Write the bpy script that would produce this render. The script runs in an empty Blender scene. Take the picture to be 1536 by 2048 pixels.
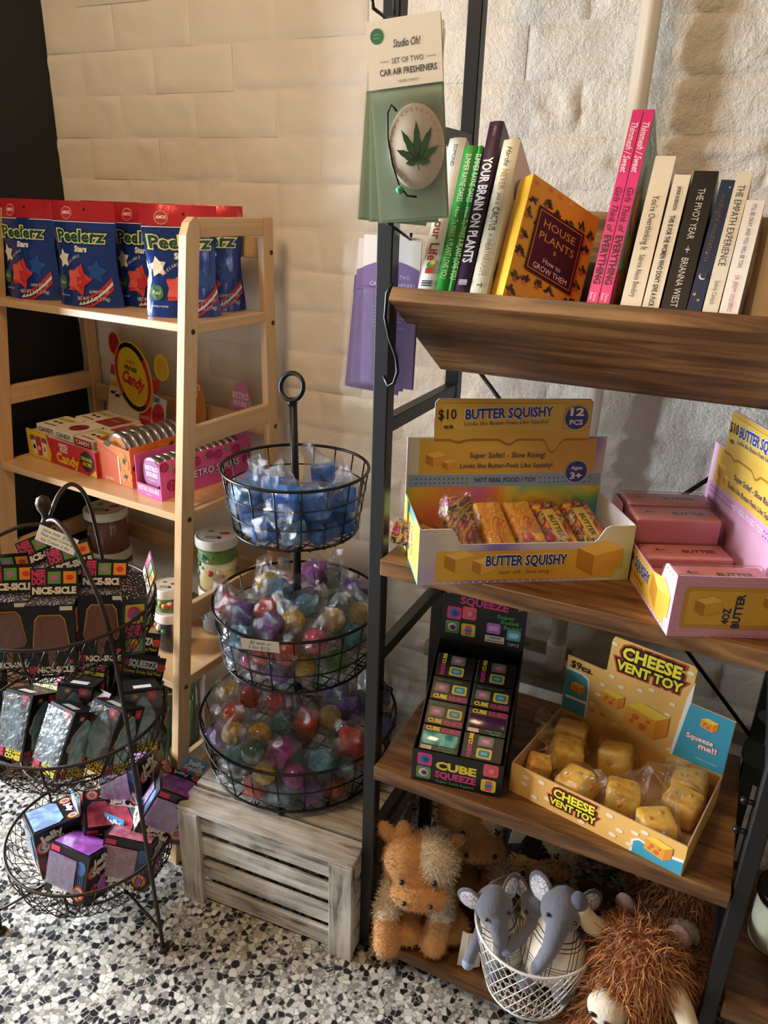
import bpy, bmesh, math, random
from mathutils import Vector, Matrix, Euler, noise
random.seed(7)
V = Vector; PI = math.pi; R = math.radians
scn = bpy.context.scene; COL = scn.collection

# ------------------------------------------------------------------ camera, light, exposure
cam_data = bpy.data.cameras.new('camera'); cam = bpy.data.objects.new('camera', cam_data); COL.objects.link(cam)
cam_data.sensor_fit = 'VERTICAL'; cam_data.sensor_height = 36.0; cam_data.lens = 1519.0 / 2048.0 * 36.0; cam_data.clip_start = 0.02
RW = ((0.89973442, 0.18992306, -0.39294683), (0.43539675, -0.32844915, 0.83818305), (0.03012724, -0.92522991, -0.37820889))
cam.matrix_world = Matrix(((RW[0][0], -RW[0][1], -RW[0][2], 0), (RW[1][0], -RW[1][1], -RW[1][2], 0), (RW[2][0], -RW[2][1], -RW[2][2], 1.5), (0, 0, 0, 1)))
scn.camera = cam
scn.view_settings.view_transform = 'Standard'; scn.view_settings.look = 'None'; scn.view_settings.gamma = 1.0
scn.view_settings.use_curve_mapping = False; scn.view_settings.exposure = 0.0
scn.cycles.transparent_max_bounces = 32

w = bpy.data.worlds.new('shop_air'); scn.world = w; w.use_nodes = True
w.node_tree.nodes['Background'].inputs[0].default_value = (1.0, 0.80, 0.58, 1); w.node_tree.nodes['Background'].inputs[1].default_value = 0.16

def area(name, loc, target, sx, sy, power, col):
    d = bpy.data.lights.new(name, 'AREA'); d.shape = 'RECTANGLE'; d.size = sx; d.size_y = sy; d.energy = power; d.color = col
    o = bpy.data.objects.new(name, d); COL.objects.link(o); o.location = loc
    o.rotation_euler = (V(target) - V(loc)).to_track_quat('-Z', 'Y').to_euler(); return o
area('window_daylight', (-4.3, 0.22, 1.42), (-0.4, 0.85, 1.25), 1.7, 1.6, 680, (0.86, 0.93, 1.0))
area('ceiling_lamp_light', (-0.9, 0.1, 2.75), (-0.75, 0.9, 0.5), 0.5, 0.5, 19, (1.0, 0.66, 0.35))
area('ceiling_lamp_light', (0.9, 0.2, 2.75), (0.4, 0.9, 0.5), 0.5, 0.5, 4, (1.0, 0.76, 0.50))

# ------------------------------------------------------------------ helpers: materials
def lin(h):
    h = h.lstrip('#'); c = [int(h[i:i+2], 16) / 255 for i in (0, 2, 4)]
    return tuple(((x + 0.055) / 1.055) ** 2.4 if x > 0.04045 else x / 12.92 for x in c) + (1,)
MATS = {}
def newmat(name):
    m = bpy.data.materials.new(name); m.use_nodes = True; nt = m.node_tree
    return m, nt, nt.nodes['Principled BSDF']
def mat(hexc, rough=0.55, metal=0.0, coat=0.0, sheen=0.0, alpha=1.0):
    k = (hexc, rough, metal, coat, sheen, alpha)
    if k in MATS: return MATS[k]
    m, nt, b = newmat('paint_' + hexc.lstrip('#')); b.inputs['Base Color'].default_value = lin(hexc)
    b.inputs['Roughness'].default_value = rough; b.inputs['Metallic'].default_value = metal
    b.inputs['Coat Weight'].default_value = coat; b.inputs['Coat Roughness'].default_value = 0.12
    b.inputs['Sheen Weight'].default_value = sheen; b.inputs['Alpha'].default_value = alpha
    MATS[k] = m; return m
def N(nt, t, **kw):
    n = nt.nodes.new(t)
    for k, v in kw.items():
        if k.startswith('_'): setattr(n, k[1:], v)
        else: n.inputs[k.replace('__', ' ')].default_value = v
    return n
def ramp(nt, stops, src, interp='LINEAR'):
    r = nt.nodes.new('ShaderNodeValToRGB'); r.color_ramp.interpolation = interp; e = r.color_ramp.elements
    while len(e) < len(stops): e.new(0.5)
    for i, (p, c) in enumerate(stops): e[i].position = p; e[i].color = lin(c) if isinstance(c, str) else (c, c, c, 1)
    nt.links.new(src, r.inputs[0]); return r.outputs[0]
def coords(nt, kind='Object', scale=(1, 1, 1), rot=(0, 0, 0)):
    if kind == 'World': src = nt.nodes.new('ShaderNodeNewGeometry').outputs['Position']
    else: src = nt.nodes.new('ShaderNodeTexCoord').outputs[kind]
    mp = nt.nodes.new('ShaderNodeMapping'); mp.inputs['Scale'].default_value = scale; mp.inputs['Rotation'].default_value = rot
    nt.links.new(src, mp.inputs[0]); return mp.outputs[0]
def bump(nt, b, h, strength=0.3, dist=0.002):
    n = nt.nodes.new('ShaderNodeBump'); n.inputs['Strength'].default_value = strength; n.inputs['Distance'].default_value = dist
    nt.links.new(h, n.inputs['Height']); nt.links.new(n.outputs[0], b.inputs['Normal']); return n
def noise_n(nt, vec, scale, detail=4, rough=0.55, dist=0.0):
    n = nt.nodes.new('ShaderNodeTexNoise'); n.inputs['Scale'].default_value = scale; n.inputs['Detail'].default_value = detail
    n.inputs['Roughness'].default_value = rough; n.inputs['Distortion'].default_value = dist; nt.links.new(vec, n.inputs['Vector']); return n.outputs['Fac']
def mixc(nt, fac, a, b, mode='MIX'):
    n = nt.nodes.new('ShaderNodeMix'); n.data_type = 'RGBA'; n.blend_type = mode
    for s, i in ((fac, 0), (a, 6), (b, 7)):
        if hasattr(s, 'is_linked') or hasattr(s, 'links'): nt.links.new(s, n.inputs[i])
        else: n.inputs[i].default_value = s
    return n.outputs[2]

def wood(name, stops, grain=(1.2, 22, 22), rough=0.45, kind='Object', bs=0.15, coat=0.0, big=2.0):
    m, nt, b = newmat(name)
    c = coords(nt, kind, grain); n1 = noise_n(nt, c, 2.6, 8, 0.62, 0.7)
    c2 = coords(nt, kind, (grain[0] * .5, grain[1] * .18, grain[2] * .18)); n2 = noise_n(nt, c2, big, 3, 0.5, 1.2)
    mx = nt.nodes.new('ShaderNodeMath'); mx.operation = 'MULTIPLY_ADD'; mx.inputs[1].default_value = 0.62
    nt.links.new(n1, mx.inputs[0]); m2 = nt.nodes.new('ShaderNodeMath'); m2.operation = 'MULTIPLY'; m2.inputs[1].default_value = 0.42
    nt.links.new(n2, m2.inputs[0]); nt.links.new(m2.outputs[0], mx.inputs[2])
    nt.links.new(ramp(nt, stops, mx.outputs[0]), b.inputs['Base Color']); b.inputs['Roughness'].default_value = rough
    b.inputs['Coat Weight'].default_value = coat; bump(nt, b, n1, bs, 0.001); return m
M_RUSTIC = wood('rustic_brown_board', [(0.33, '#24140b'), (0.44, '#4a2e18'), (0.53, '#6f4a28'), (0.66, '#966f42')], (1.6, 16, 16), 0.42)
M_BAMBOO = wood('bamboo_slat', [(0.25, '#b98f60'), (0.5, '#cda677'), (0.75, '#dfbf90')], (22, 22, 1.0), 0.38, bs=0.06)
M_BAMBOO_X = wood('bamboo_board', [(0.25, '#b98f60'), (0.5, '#cda677'), (0.75, '#dfbf90')], (1.0, 24, 24), 0.34, bs=0.06)
M_BAMBOO_Y = wood('bamboo_rail', [(0.25, '#b98f60'), (0.5, '#cda677'), (0.75, '#dfbf90')], (24, 1.0, 24), 0.36, bs=0.06)
def whitewash(name, grain):
    m, nt, b = newmat(name); c = coords(nt, 'Object', grain); n1 = noise_n(nt, c, 3.0, 9, 0.68, 0.8)
    c2 = coords(nt, 'Object', (6, 6, 6)); n2 = noise_n(nt, c2, 1.3, 4, 0.55, 0.5)
    mx = nt.nodes.new('ShaderNodeMath'); mx.operation = 'MULTIPLY_ADD'; mx.inputs[1].default_value = 0.75
    ad = nt.nodes.new('ShaderNodeMath'); ad.operation = 'MULTIPLY'; ad.inputs[1].default_value = 0.5
    nt.links.new(n1, mx.inputs[0]); nt.links.new(n2, ad.inputs[0]); nt.links.new(ad.outputs[0], mx.inputs[2])
    nt.links.new(ramp(nt, [(0.40, '#332d27'), (0.50, '#746b60'), (0.58, '#b3aca1'), (0.72, '#d9d4cb')], mx.outputs[0]), b.inputs['Base Color'])
    b.inputs['Roughness'].default_value = 0.7; bump(nt, b, n1, 0.4, 0.0015); return m
M_WASH_X = whitewash('whitewashed_slat', (1.3, 20, 20)); M_WASH_Z = whitewash('whitewashed_post', (20, 20, 1.3))
M_BLACK = mat('#121214', 0.42); M_WIRE_BLACK = mat('#0c0c0d', 0.38, 0.3); M_IRON = mat('#3a2f28', 0.5, 0.55); M_WHITE_WIRE = mat('#e8e5e0', 0.4)
def brickmat():
    m, nt, b = newmat('cream_painted_brick'); c = coords(nt, 'World')
    n0 = noise_n(nt, c, 3.0, 3, 0.5); n1 = noise_n(nt, c, 95.0, 6, 0.66); n2 = noise_n(nt, c, 300.0, 3, 0.6)
    nt.links.new(ramp(nt, [(0.3, '#e9e0cf'), (0.7, '#f4efe5')], n0), b.inputs['Base Color']); b.inputs['Roughness'].default_value = 0.42
    a = nt.nodes.new('ShaderNodeMath'); a.operation = 'MULTIPLY_ADD'; a.inputs[1].default_value = 0.25
    nt.links.new(n2, a.inputs[0]); nt.links.new(n1, a.inputs[2])
    sx = nt.nodes.new('ShaderNodeSeparateXYZ'); nt.links.new(nt.nodes.new('ShaderNodeNewGeometry').outputs['Position'], sx.inputs[0])
    mr = nt.nodes.new('ShaderNodeMapRange'); mr.inputs[1].default_value = -0.95; mr.inputs[2].default_value = -0.35; mr.inputs[3].default_value = 0.16; mr.inputs[4].default_value = 1.0
    nt.links.new(sx.outputs[0], mr.inputs[0]); bp = bump(nt, b, a.outputs[0], 0.5, 0.007); nt.links.new(mr.outputs[0], bp.inputs['Strength']); return m
M_BRICK = brickmat()
def terrazzo():
    m, nt, b = newmat('terrazzo_chips'); c = coords(nt, 'World')
    nz = nt.nodes.new('ShaderNodeTexNoise'); nz.inputs['Scale'].default_value = 40; nt.links.new(c, nz.inputs['Vector'])
    ad = nt.nodes.new('ShaderNodeVectorMath'); ad.operation = 'MULTIPLY_ADD'; ad.inputs[1].default_value = (0.006, 0.006, 0.0); nt.links.new(nz.outputs['Color'], ad.inputs[0]); nt.links.new(c, ad.inputs[2]); c = ad.outputs[0]
    def layer(scale, seed):
        mp = nt.nodes.new('ShaderNodeMapping'); mp.inputs['Location'].default_value = (seed, seed * 2, 0); mp.inputs['Scale'].default_value = (1, 1, 0); nt.links.new(c, mp.inputs[0])
        v = nt.nodes.new('ShaderNodeTexVoronoi'); v.inputs['Scale'].default_value = scale; nt.links.new(mp.outputs[0], v.inputs['Vector'])
        e = nt.nodes.new('ShaderNodeTexVoronoi'); e.feature = 'DISTANCE_TO_EDGE'; e.inputs['Scale'].default_value = scale; nt.links.new(mp.outputs[0], e.inputs['Vector'])
        s = nt.nodes.new('ShaderNodeSeparateColor'); nt.links.new(v.outputs['Color'], s.inputs[0]); return s, e.outputs['Distance']
    s1, e1 = layer(82, 0.0); s2, e2 = layer(150, 3.7)
    fine = ramp(nt, [(0.0, '#8b8780'), (0.35, '#a9a59c'), (0.6, '#bdb9b0'), (0.85, '#5d5b59')], s2.outputs[0], 'CONSTANT')
    fedge = ramp(nt, [(0.03, 0.0), (0.09, 1.0)], e2); fine = mixc(nt, fedge, lin('#7f7b75'), fine)
    big = ramp(nt, [(0.0, '#1d1e21'), (0.30, '#38393c'), (0.40, '#c2beb5'), (0.70, '#a8a49b'), (0.80, '#d6d2c9')], s1.outputs[0], 'CONSTANT')
    has = ramp(nt, [(0.0, 1.0), (0.66, 0.0)], s1.outputs[1], 'CONSTANT'); bedge = ramp(nt, [(0.045, 0.0), (0.06, 1.0)], e1)
    mm = nt.nodes.new('ShaderNodeMath'); mm.operation = 'MULTIPLY'; nt.links.new(has, mm.inputs[0]); nt.links.new(bedge, mm.inputs[1])
    nt.links.new(mixc(nt, mm.outputs[0], fine, big), b.inputs['Base Color']); b.inputs['Roughness'].default_value = 0.34; return m
M_TERR = terrazzo()
def clearmat(name, col, gloss=0.22, rough=0.08, bumpy=0.0, tint=(1, 1, 1, 1)):
    m, nt, b = newmat(name); out = nt.nodes['Material Output']; nt.nodes.remove(b)
    t = nt.nodes.new('ShaderNodeBsdfTransparent'); t.inputs[0].default_value = tint
    g = nt.nodes.new('ShaderNodeBsdfGlossy'); g.inputs['Color'].default_value = lin(col); g.inputs['Roughness'].default_value = rough
    fr = nt.nodes.new('ShaderNodeLayerWeight'); fr.inputs[0].default_value = 0.30
    mr = nt.nodes.new('ShaderNodeMapRange'); mr.inputs[3].default_value = gloss * 0.20; mr.inputs[4].default_value = min(0.9, gloss * 2.6); nt.links.new(fr.outputs['Fresnel'], mr.inputs[0])
    mx = nt.nodes.new('ShaderNodeMixShader'); nt.links.new(mr.outputs[0], mx.inputs[0]); nt.links.new(t.outputs[0], mx.inputs[1]); nt.links.new(g.outputs[0], mx.inputs[2])
    nt.links.new(mx.outputs[0], out.inputs[0])
    if bumpy: c = coords(nt, 'Object'); bp = bump(nt, g, noise_n(nt, c, 90, 4, 0.6, 1.0), bumpy, 0.004); nt.links.new(bp.outputs[0], fr.inputs['Normal'])
    return m
M_CELLO = clearmat('crumpled_cellophane', '#ffffff', 0.22, 0.20, 0.9)
M_FILM = clearmat('clear_plastic_film', '#f2f4f6', 0.26, 0.22, 0.35)
M_JAR = clearmat('clear_jar_plastic', '#f2f4f6', 0.16, 0.05)

# ------------------------------------------------------------------ helpers: geometry
def FR(o, u, v):
    u = V(u).normalized(); v = V(v); v = (v - u * v.dot(u)).normalized(); n = u.cross(v); o = V(o)
    return Matrix(((u.x, v.x, n.x, o.x), (u.y, v.y, n.y, o.y), (u.z, v.z, n.z, o.z), (0, 0, 0, 1)))
def T(x=0, y=0, z=0, rz=0, rx=0, ry=0, s=1): return Matrix.Translation((x, y, z)) @ Euler((R(rx), R(ry), R(rz))).to_matrix().to_4x4() @ Matrix.Diagonal((s, s, s, 1))
ID = Matrix.Identity(4)
class MB:
    def __init__(s): s.v = []; s.f = []; s.m = []; s.sm = []; s.mats = []
    def add(s, vs, fs, m, smooth=False, M=None):
        o = len(s.v); s.v += [(M @ V(p))[:] for p in vs] if M is not None else [tuple(p) for p in vs]
        if m not in s.mats: s.mats.append(m)
        k = s.mats.index(m); s.f += [tuple(i + o for i in f) for f in fs]; s.m += [k] * len(fs); s.sm += [smooth] * len(fs); return s
    def box(s, c, d, m, M=None, bev=0.0, seg=1, rot=None):
        x, y, z = d[0] / 2, d[1] / 2, d[2] / 2; L = Matrix.Translation(c)
        if rot: L = L @ Euler([R(a) for a in rot]).to_matrix().to_4x4()
        if M is not None: L = M @ L
        if bev > 0:
            vs, fs = rbox(d, bev, seg); return s.add(vs, fs, m, seg > 1, L)
        vs = [(a, b, c2) for a in (-x, x) for b in (-y, y) for c2 in (-z, z)]
        return s.add(vs, [(0, 1, 3, 2), (4, 6, 7, 5), (0, 4, 5, 1), (2, 3, 7, 6), (0, 2, 6, 4), (1, 5, 7, 3)], m, False, L)
    def tube(s, pts, r, m, n=8, closed=False, M=None, flat=None):
        pts = [V(p) for p in pts]; k = len(pts); vs = []; fs = []; up = None
        for i, p in enumerate(pts):
            a = pts[(i - 1) % k] if (closed or i > 0) else p; b = pts[(i + 1) % k] if (closed or i < k - 1) else p
            t = (b - a).normalized() if (b - a).length > 1e-9 else V((0, 0, 1))
            if up is None: up = V((0, 0, 1)) if abs(t.z) < 0.9 else V((1, 0, 0))
            u = up - t * up.dot(t)
            u = u.normalized() if u.length > 1e-6 else t.orthogonal().normalized()
            up = u; w2 = t.cross(u); rr = r[i] if isinstance(r, (list, tuple)) else r
            for j in range(n):
                an = 2 * PI * j / n; fl = flat or 1.0; vs.append(p + u * math.cos(an) * rr * fl + w2 * math.sin(an) * rr)
        for i in range(k if closed else k - 1):
            for j in range(n):
                a = i * n + j; b = i * n + (j + 1) % n; c = ((i + 1) % k) * n + (j + 1) % n; d = ((i + 1) % k) * n + j; fs.append((a, b, c, d))
        if not closed: fs.append(tuple(range(n - 1, -1, -1))); fs.append(tuple((k - 1) * n + j for j in range(n)))
        return s.add(vs, fs, m, True, M)
    def lathe(s, prof, m, n=32, M=None, smooth=True, cap=True):
        vs = [(r * math.cos(2 * PI * j / n), r * math.sin(2 * PI * j / n), z) for r, z in prof for j in range(n)]; fs = []
        for i in range(len(prof) - 1):
            for j in range(n): fs.append((i * n + j, i * n + (j + 1) % n, (i + 1) * n + (j + 1) % n, (i + 1) * n + j))
        if cap: fs.append(tuple(range(n - 1, -1, -1))); fs.append(tuple((len(prof) - 1) * n + j for j in range(n)))
        return s.add(vs, fs, m, smooth, M)
    def prism(s, poly, z0, z1, m, M=None, smooth=False):
        n = len(poly)
        if sum(poly[i][0] * poly[(i + 1) % n][1] - poly[(i + 1) % n][0] * poly[i][1] for i in range(n)) < 0: poly = poly[::-1]
        vs = [(x, y, z0) for x, y in poly] + [(x, y, z1) for x, y in poly]
        fs = [tuple(range(n - 1, -1, -1)), tuple(range(n, 2 * n))] + [(i, (i + 1) % n, (i + 1) % n + n, i + n) for i in range(n)]
        return s.add(vs, fs, m, smooth, M)
    def ball(s, c, r, m, M=None, seg=16, rot=None):
        r = (r, r, r) if not isinstance(r, (tuple, list)) else r; vs = []; fs = []; rn = seg // 2
        L = Matrix.Translation(c) @ (Euler([R(a) for a in rot]).to_matrix().to_4x4() if rot else ID) @ Matrix.Diagonal((*r, 1))
        if M is not None: L = M @ L
        vs = [(0, 0, -1)] + [(math.sin(PI * i / rn) * math.cos(2 * PI * j / seg), math.sin(PI * i / rn) * math.sin(2 * PI * j / seg), -math.cos(PI * i / rn)) for i in range(1, rn) for j in range(seg)] + [(0, 0, 1)]
        for j in range(seg):
            fs.append((0, 1 + (j + 1) % seg, 1 + j)); fs.append((len(vs) - 1, 1 + (rn - 2) * seg + j, 1 + (rn - 2) * seg + (j + 1) % seg))
        for i in range(rn - 2):
            for j in range(seg): a = 1 + i * seg + j; b = 1 + i * seg + (j + 1) % seg; fs.append((a, b, b + seg, a + seg))
        return s.add(vs, fs, m, True, L)
    def build(s, name, parent=None, M=None, kind=None):
        me = bpy.data.meshes.new(name); me.from_pydata(s.v, [], s.f)
        for m in s.mats: me.materials.append(m)
        me.polygons.foreach_set('material_index', s.m); me.polygons.foreach_set('use_smooth', s.sm); me.update()
        return link(name, me, parent, M, kind)
def link(name, me, parent=None, M=None, kind=None):
    o = bpy.data.objects.new(name, me); COL.objects.link(o)
    if parent is not None: o.parent = parent
    if M is not None: o.matrix_local = M
    if kind: o['kind'] = kind
    return o
_rb = {}
def rbox(d, bev, seg):
    k = (tuple(round(a, 5) for a in d), round(bev, 5), seg)
    if k in _rb: return _rb[k]
    bm = bmesh.new(); bmesh.ops.create_cube(bm, size=1)
    for v in bm.verts: v.co = (v.co.x * d[0], v.co.y * d[1], v.co.z * d[2])
    bmesh.ops.bevel(bm, geom=list(bm.edges), offset=bev, segments=seg, affect='EDGES', profile=0.5)
    bm.verts.index_update(); r = ([tuple(v.co) for v in bm.verts], [tuple(v.index for v in f.verts) for f in bm.faces]); bm.free(); _rb[k] = r; return r
_tc = {}
def glyphs(txt, bold, shear):
    k = (txt, bold, shear)
    if k not in _tc:
        cu = bpy.data.curves.new('t', 'FONT'); cu.body = txt; cu.size = 1; cu.resolution_u = 2; cu.offset = bold; cu.shear = shear; cu.fill_mode = 'FRONT'
        o = bpy.data.objects.new('t', cu); me = o.to_mesh(); vs = [(v.co.x, v.co.y) for v in me.vertices]; fs = [tuple(p.vertices) for p in me.polygons]
        o.to_mesh_clear(); bpy.data.objects.remove(o); bpy.data.curves.remove(cu)
        if not vs: vs = [(0, 0)]; fs = []
        x0 = min(v[0] for v in vs); x1 = max(v[0] for v in vs); _tc[k] = ([(x - x0, y) for x, y in vs], fs, x1 - x0)
    return _tc[k]
LAY = 0.00025
class Print:
    """flat print laid on a panel: frame M has x right, y up, z out of the panel"""
    def __init__(s, M, mb=None, warp=None): s.M = M; s.mb = mb or MB(); s.warp = warp
    def _put(s, vs, fs, m, l):
        z = LAY * (l + 1)
        if s.warp: s.mb.add([s.warp(x, y, z) for x, y in vs], fs, m)
        else: s.mb.add([(x, y, z) for x, y in vs], fs, m, False, s.M)
    def poly(s, pts, c, l=0):
        n = len(pts)
        if sum(pts[i][0] * pts[(i + 1) % n][1] - pts[(i + 1) % n][0] * pts[i][1] for i in range(n)) < 0: pts = pts[::-1]
        s._put(pts, [tuple(range(n))], cm(c), l); return s
    def rect(s, x0, y0, x1, y1, c, l=0, r=0.0, nx=1):
        if r > 0:
            p = []
            for cx, cy, a0 in ((x1 - r, y1 - r, 0), (x0 + r, y1 - r, 90), (x0 + r, y0 + r, 180), (x1 - r, y0 + r, 270)):
                p += [(cx + r * math.cos(R(a0 + a)), cy + r * math.sin(R(a0 + a))) for a in (0, 30, 60, 90)]
            return s.poly(p, c, l)
        if s.warp:
            vs = []; fs = []; a, b = 10, 10
            for i in range(a + 1):
                for j in range(b + 1): vs.append((x0 + (x1 - x0) * i / a, y0 + (y1 - y0) * j / b))
            for i in range(a):
                for j in range(b): q = i * (b + 1) + j; fs.append((q, q + b + 1, q + b + 2, q + 1))
            s._put(vs, fs, cm(c), l); return s
        return s.poly([(x0, y0), (x1, y0), (x1, y1), (x0, y1)], c, l)
    def circ(s, x, y, r, c, l=0, ry=None, n=20, rot=0):
        ca, sa = math.cos(R(rot)), math.sin(R(rot)); ry = ry or r
        return s.poly([(x + r * math.cos(2 * PI * i / n) * ca - ry * math.sin(2 * PI * i / n) * sa, y + r * math.cos(2 * PI * i / n) * sa + ry * math.sin(2 * PI * i / n) * ca) for i in range(n)], c, l)
    def text(s, t, x, y, h, c, l=1, w=None, al='C', bold=0.0, it=0.0, rot=0, out=None, ow=0.05):
        """cap height h, optional forced width w; y is the baseline"""
        if out: s.text(t, x, y, h, out, l, w, al, bold + ow, it, rot); l += 1
        vs, fs, tw = glyphs(t, bold, it); k = h / 0.70; kx = w / glyphs(t, 0.0, it)[2] if w else k; wd = tw * kx
        ox = {'C': -wd / 2, 'L': 0, 'R': -wd}[al]; ca, sa = math.cos(R(rot)), math.sin(R(rot)); q = []
        for a, b in vs: a = a * kx + ox; b = b * k; q.append((x + a * ca - b * sa, y + a * sa + b * ca))
        s._put(q, fs, cm(c), l); return s
    def done(s, parent, name='printing'): return s.mb.build(name, parent)
def cm(c): return mat(c, 0.42) if isinstance(c, str) else c
def star(x, y, r, k=0.5, n=5, rot=90): return [(x + (r if i % 2 == 0 else r * k) * math.cos(R(rot) + PI * i / n), y + (r if i % 2 == 0 else r * k) * math.sin(R(rot) + PI * i / n)) for i in range(2 * n)]

def tag(o, label, cat, group=None):
    o['label'] = label; o['category'] = cat
    if group: o['group'] = group
    return o
def thing(name, label, cat, M=None, group=None):
    o = bpy.data.objects.new(name, None); COL.objects.link(o); o.empty_display_size = 0.05
    if M is not None: o.matrix_world = M
    return tag(o, label, cat, group)
def struct(o): o['kind'] = 'structure'; return o
def copy_tree(o, M=None, parent=None):
    c = o.copy(); COL.objects.link(c)
    if parent is not None: c.parent = parent
    elif M is not None: c.matrix_world = M
    for ch in o.children: copy_tree(ch, None, c)
    return c
# ------------------------------------------------------------------ the setting
WY = 1.525
struct(MB().box((-1.4, -0.8, -0.05), (6.4, 5.0, 0.1), M_TERR).build('floor'))
wall = struct(MB().box((-0.4, WY + 0.08, 1.3), (2.9, 0.146, 2.6), M_BRICK).build('wall_back'))
def brick_mesh(bw, bh, amp, seed, rough):
    nx, nz = 20, 9; vs = []; fs = []
    for j in range(nz + 1):
        for i in range(nx + 1):
            u, v = i / nx, j / nz; x = (u - .5) * bw; z = (v - .5) * bh
            ex = min(u, 1 - u) * bw; ez = min(v, 1 - v) * bh; e = min(1.0, min(ex, ez) / (0.016 if rough else 0.013)); e = e * e * (3 - 2 * e)
            if rough: e = max(0.0, min(1.0, e * 1.15 + 0.5 * e * (1 - e) * noise.noise((x * 40 + seed, z * 40, 9))))
            n1 = noise.noise((x * 11 + seed * 7.1, z * 16, seed)); n2 = noise.noise((x * 34 + seed * 3.3, z * 38, seed + 5)); n3 = noise.noise((x * 85 + seed, z * 85, 2))
            d = (0.0058 if rough else 0.0024) * e + (0.25 + 0.75 * e) * amp * (n1 * 0.9 + n2 * 0.55 + n3 * (0.45 if rough else 0.12))
            if rough and n1 > 0.22: d -= e * amp * 1.1 * (n1 - 0.22) * 4
            wob = 0.0022 * noise.noise((x * 30 + seed, z * 30, 4)) * (1 if 0 < i < nx and 0 < j < nz else 0)
            vs.append((x + wob, -d, z + wob))
    for j in range(nz):
        for i in range(nx): a = j * (nx + 1) + i; fs.append((a, a + 1, a + nx + 2, a + nx + 1))
    me = bpy.data.meshes.new('brick'); me.from_pydata(vs, [], fs); me.materials.append(M_BRICK); me.polygons.foreach_set('use_smooth', [True] * len(fs)); me.update(); return me
BW, BH = 0.215, 0.09
rough_b = [brick_mesh(BW - .004, BH - .003, 0.0075, k * 1.7, True) for k in range(10)]; smooth_b = [brick_mesh(BW - .003, BH - .002, 0.0036, k * 2.3 + 40, False) for k in range(8)]
upper = MB(); rb = random.Random(3)
for row in range(28):
    for k in range(14):
        x = -1.80 + BW * (k + 0.5) + (BW / 2 if row % 2 else 0) - 0.06; z = BH * (row + 0.5)
        if x > 1.0 or x < -1.80: continue
        sx = 1.0
        me = rb.choice(rough_b if x + 0.25 * (rb.random() - .5) > -0.62 else smooth_b)
        Mb = T(x, WY + 0.007, z + rb.uniform(-.0015, .0015)) @ Matrix.Diagonal((rb.choice((-1, 1)) * 1.0, 1, 1, 1)) if False else T(x, WY + 0.007 + rb.uniform(-.0012, .0012), z, 0, 0, rb.choice((0, 180)))
        if z < 2.12 and x < 0.50: link('brick', me, wall, Mb)
        else: upper.add([v.co[:] for v in me.vertices], [tuple(p.vertices) for p in me.polygons], M_BRICK, True, Mb)
upper.build('brick_courses', wall, None, 'stuff')
M_NAVY = mat('#10141c', 0.6)
struct(MB().box((-1.692, 1.305, 1.3), (0.09, 0.53, 2.6), M_NAVY).build('wall_left'))
wf = MB()
for yy in (-0.68, 0.22, 1.12): wf.box((-4.2, yy, 1.55), (0.07, 0.06, 2.0), M_NAVY)
for zz in (0.55, 2.55): wf.box((-4.2, 0.22, zz), (0.07, 1.86, 0.06), M_NAVY)
struct(wf.build('window_1')); struct(MB().box((-4.2, -0.15, 0.26), (0.09, 4.0, 0.52), M_NAVY).build('wall_window_side'))
# painted pipe on the wall with its clamp
pp = thing('wall_pipe', 'white painted vertical pipe fixed to the cream brick wall', 'pipe', T(-0.262, 1.487, 0.55, 0, 0, 0.6))
M_PIPE = mat('#ece6da', 0.35)
MB().lathe([(0.0175, 0), (0.0175, 1.9)], M_PIPE, 24).build('pipe', pp)
MB().lathe([(0.021, -0.012), (0.022, 0.0), (0.022, 0.05), (0.0205, 0.055)], M_PIPE, 24).build('pipe_socket', pp)
cl = MB(); cl.box((-0.03, 0.005, 0.03), (0.13, 0.006, 0.03), mat('#a79f90', 0.5, 0.3)); cl.tube([(-.08, .0, .03), (-.08, -.004, .03)], 0.006, mat('#8d8678', 0.5, 0.4)); cl.build('clamp', pp)
cs = thing('wall_conduit', 'grey metal conduit strip running along the brick wall behind the rack', 'conduit', T(-0.1, 1.49, 0.50))
MB().box((0, 0, 0), (0.95, 0.03, 0.035), mat('#8d8577', 0.5, 0.2), None, 0.004, 2).build('channel', cs)
for sx in (-0.3, -0.05, 0.2): MB().box((sx, -0.016, 0), (0.02, 0.006, 0.042), mat('#6f685d', 0.45, 0.5)).build('strap', cs)

# ------------------------------------------------------------------ black metal rack with brown shelves
rack = thing('shelving_rack', 'black metal frame rack with brown wooden shelves and tilted book trough', 'shelf', T(0, 0, 0))
XL, XR, YF, YB = -0.508, 0.152, 1.068, 1.382
for x, y in ((XL, YF), (XL, YB), (XR, YF), (XR, YB)):
    mb = MB().box((x, y, 1.08), (0.026, 0.026, 2.16), M_BLACK, None, 0.002); mb.build('post', rack)
for x in (XL, XR):
    for z in (0.30, 0.732, 1.166, 1.60, 2.03): MB().box((x, (YF + YB) / 2, z), (0.022, YB - YF - 0.026, 0.024), M_BLACK, None, 0.0015).build('side_bar', rack)
    for y in (YF, YB):
        mb = MB().lathe([(0.014, 0), (0.016, 0.004), (0.016, 0.012), (0.009, 0.018)], M_BLACK, 14, T(x, y, 0)); mb.build('foot', rack)
for z in (0.06, 0.508, 0.944):
    sh = MB().box((-0.1775, 1.222, z - 0.015), (0.628, 0.365, 0.030), M_RUSTIC, None, 0.0015); sh.build('shelf_board', rack)
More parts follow.
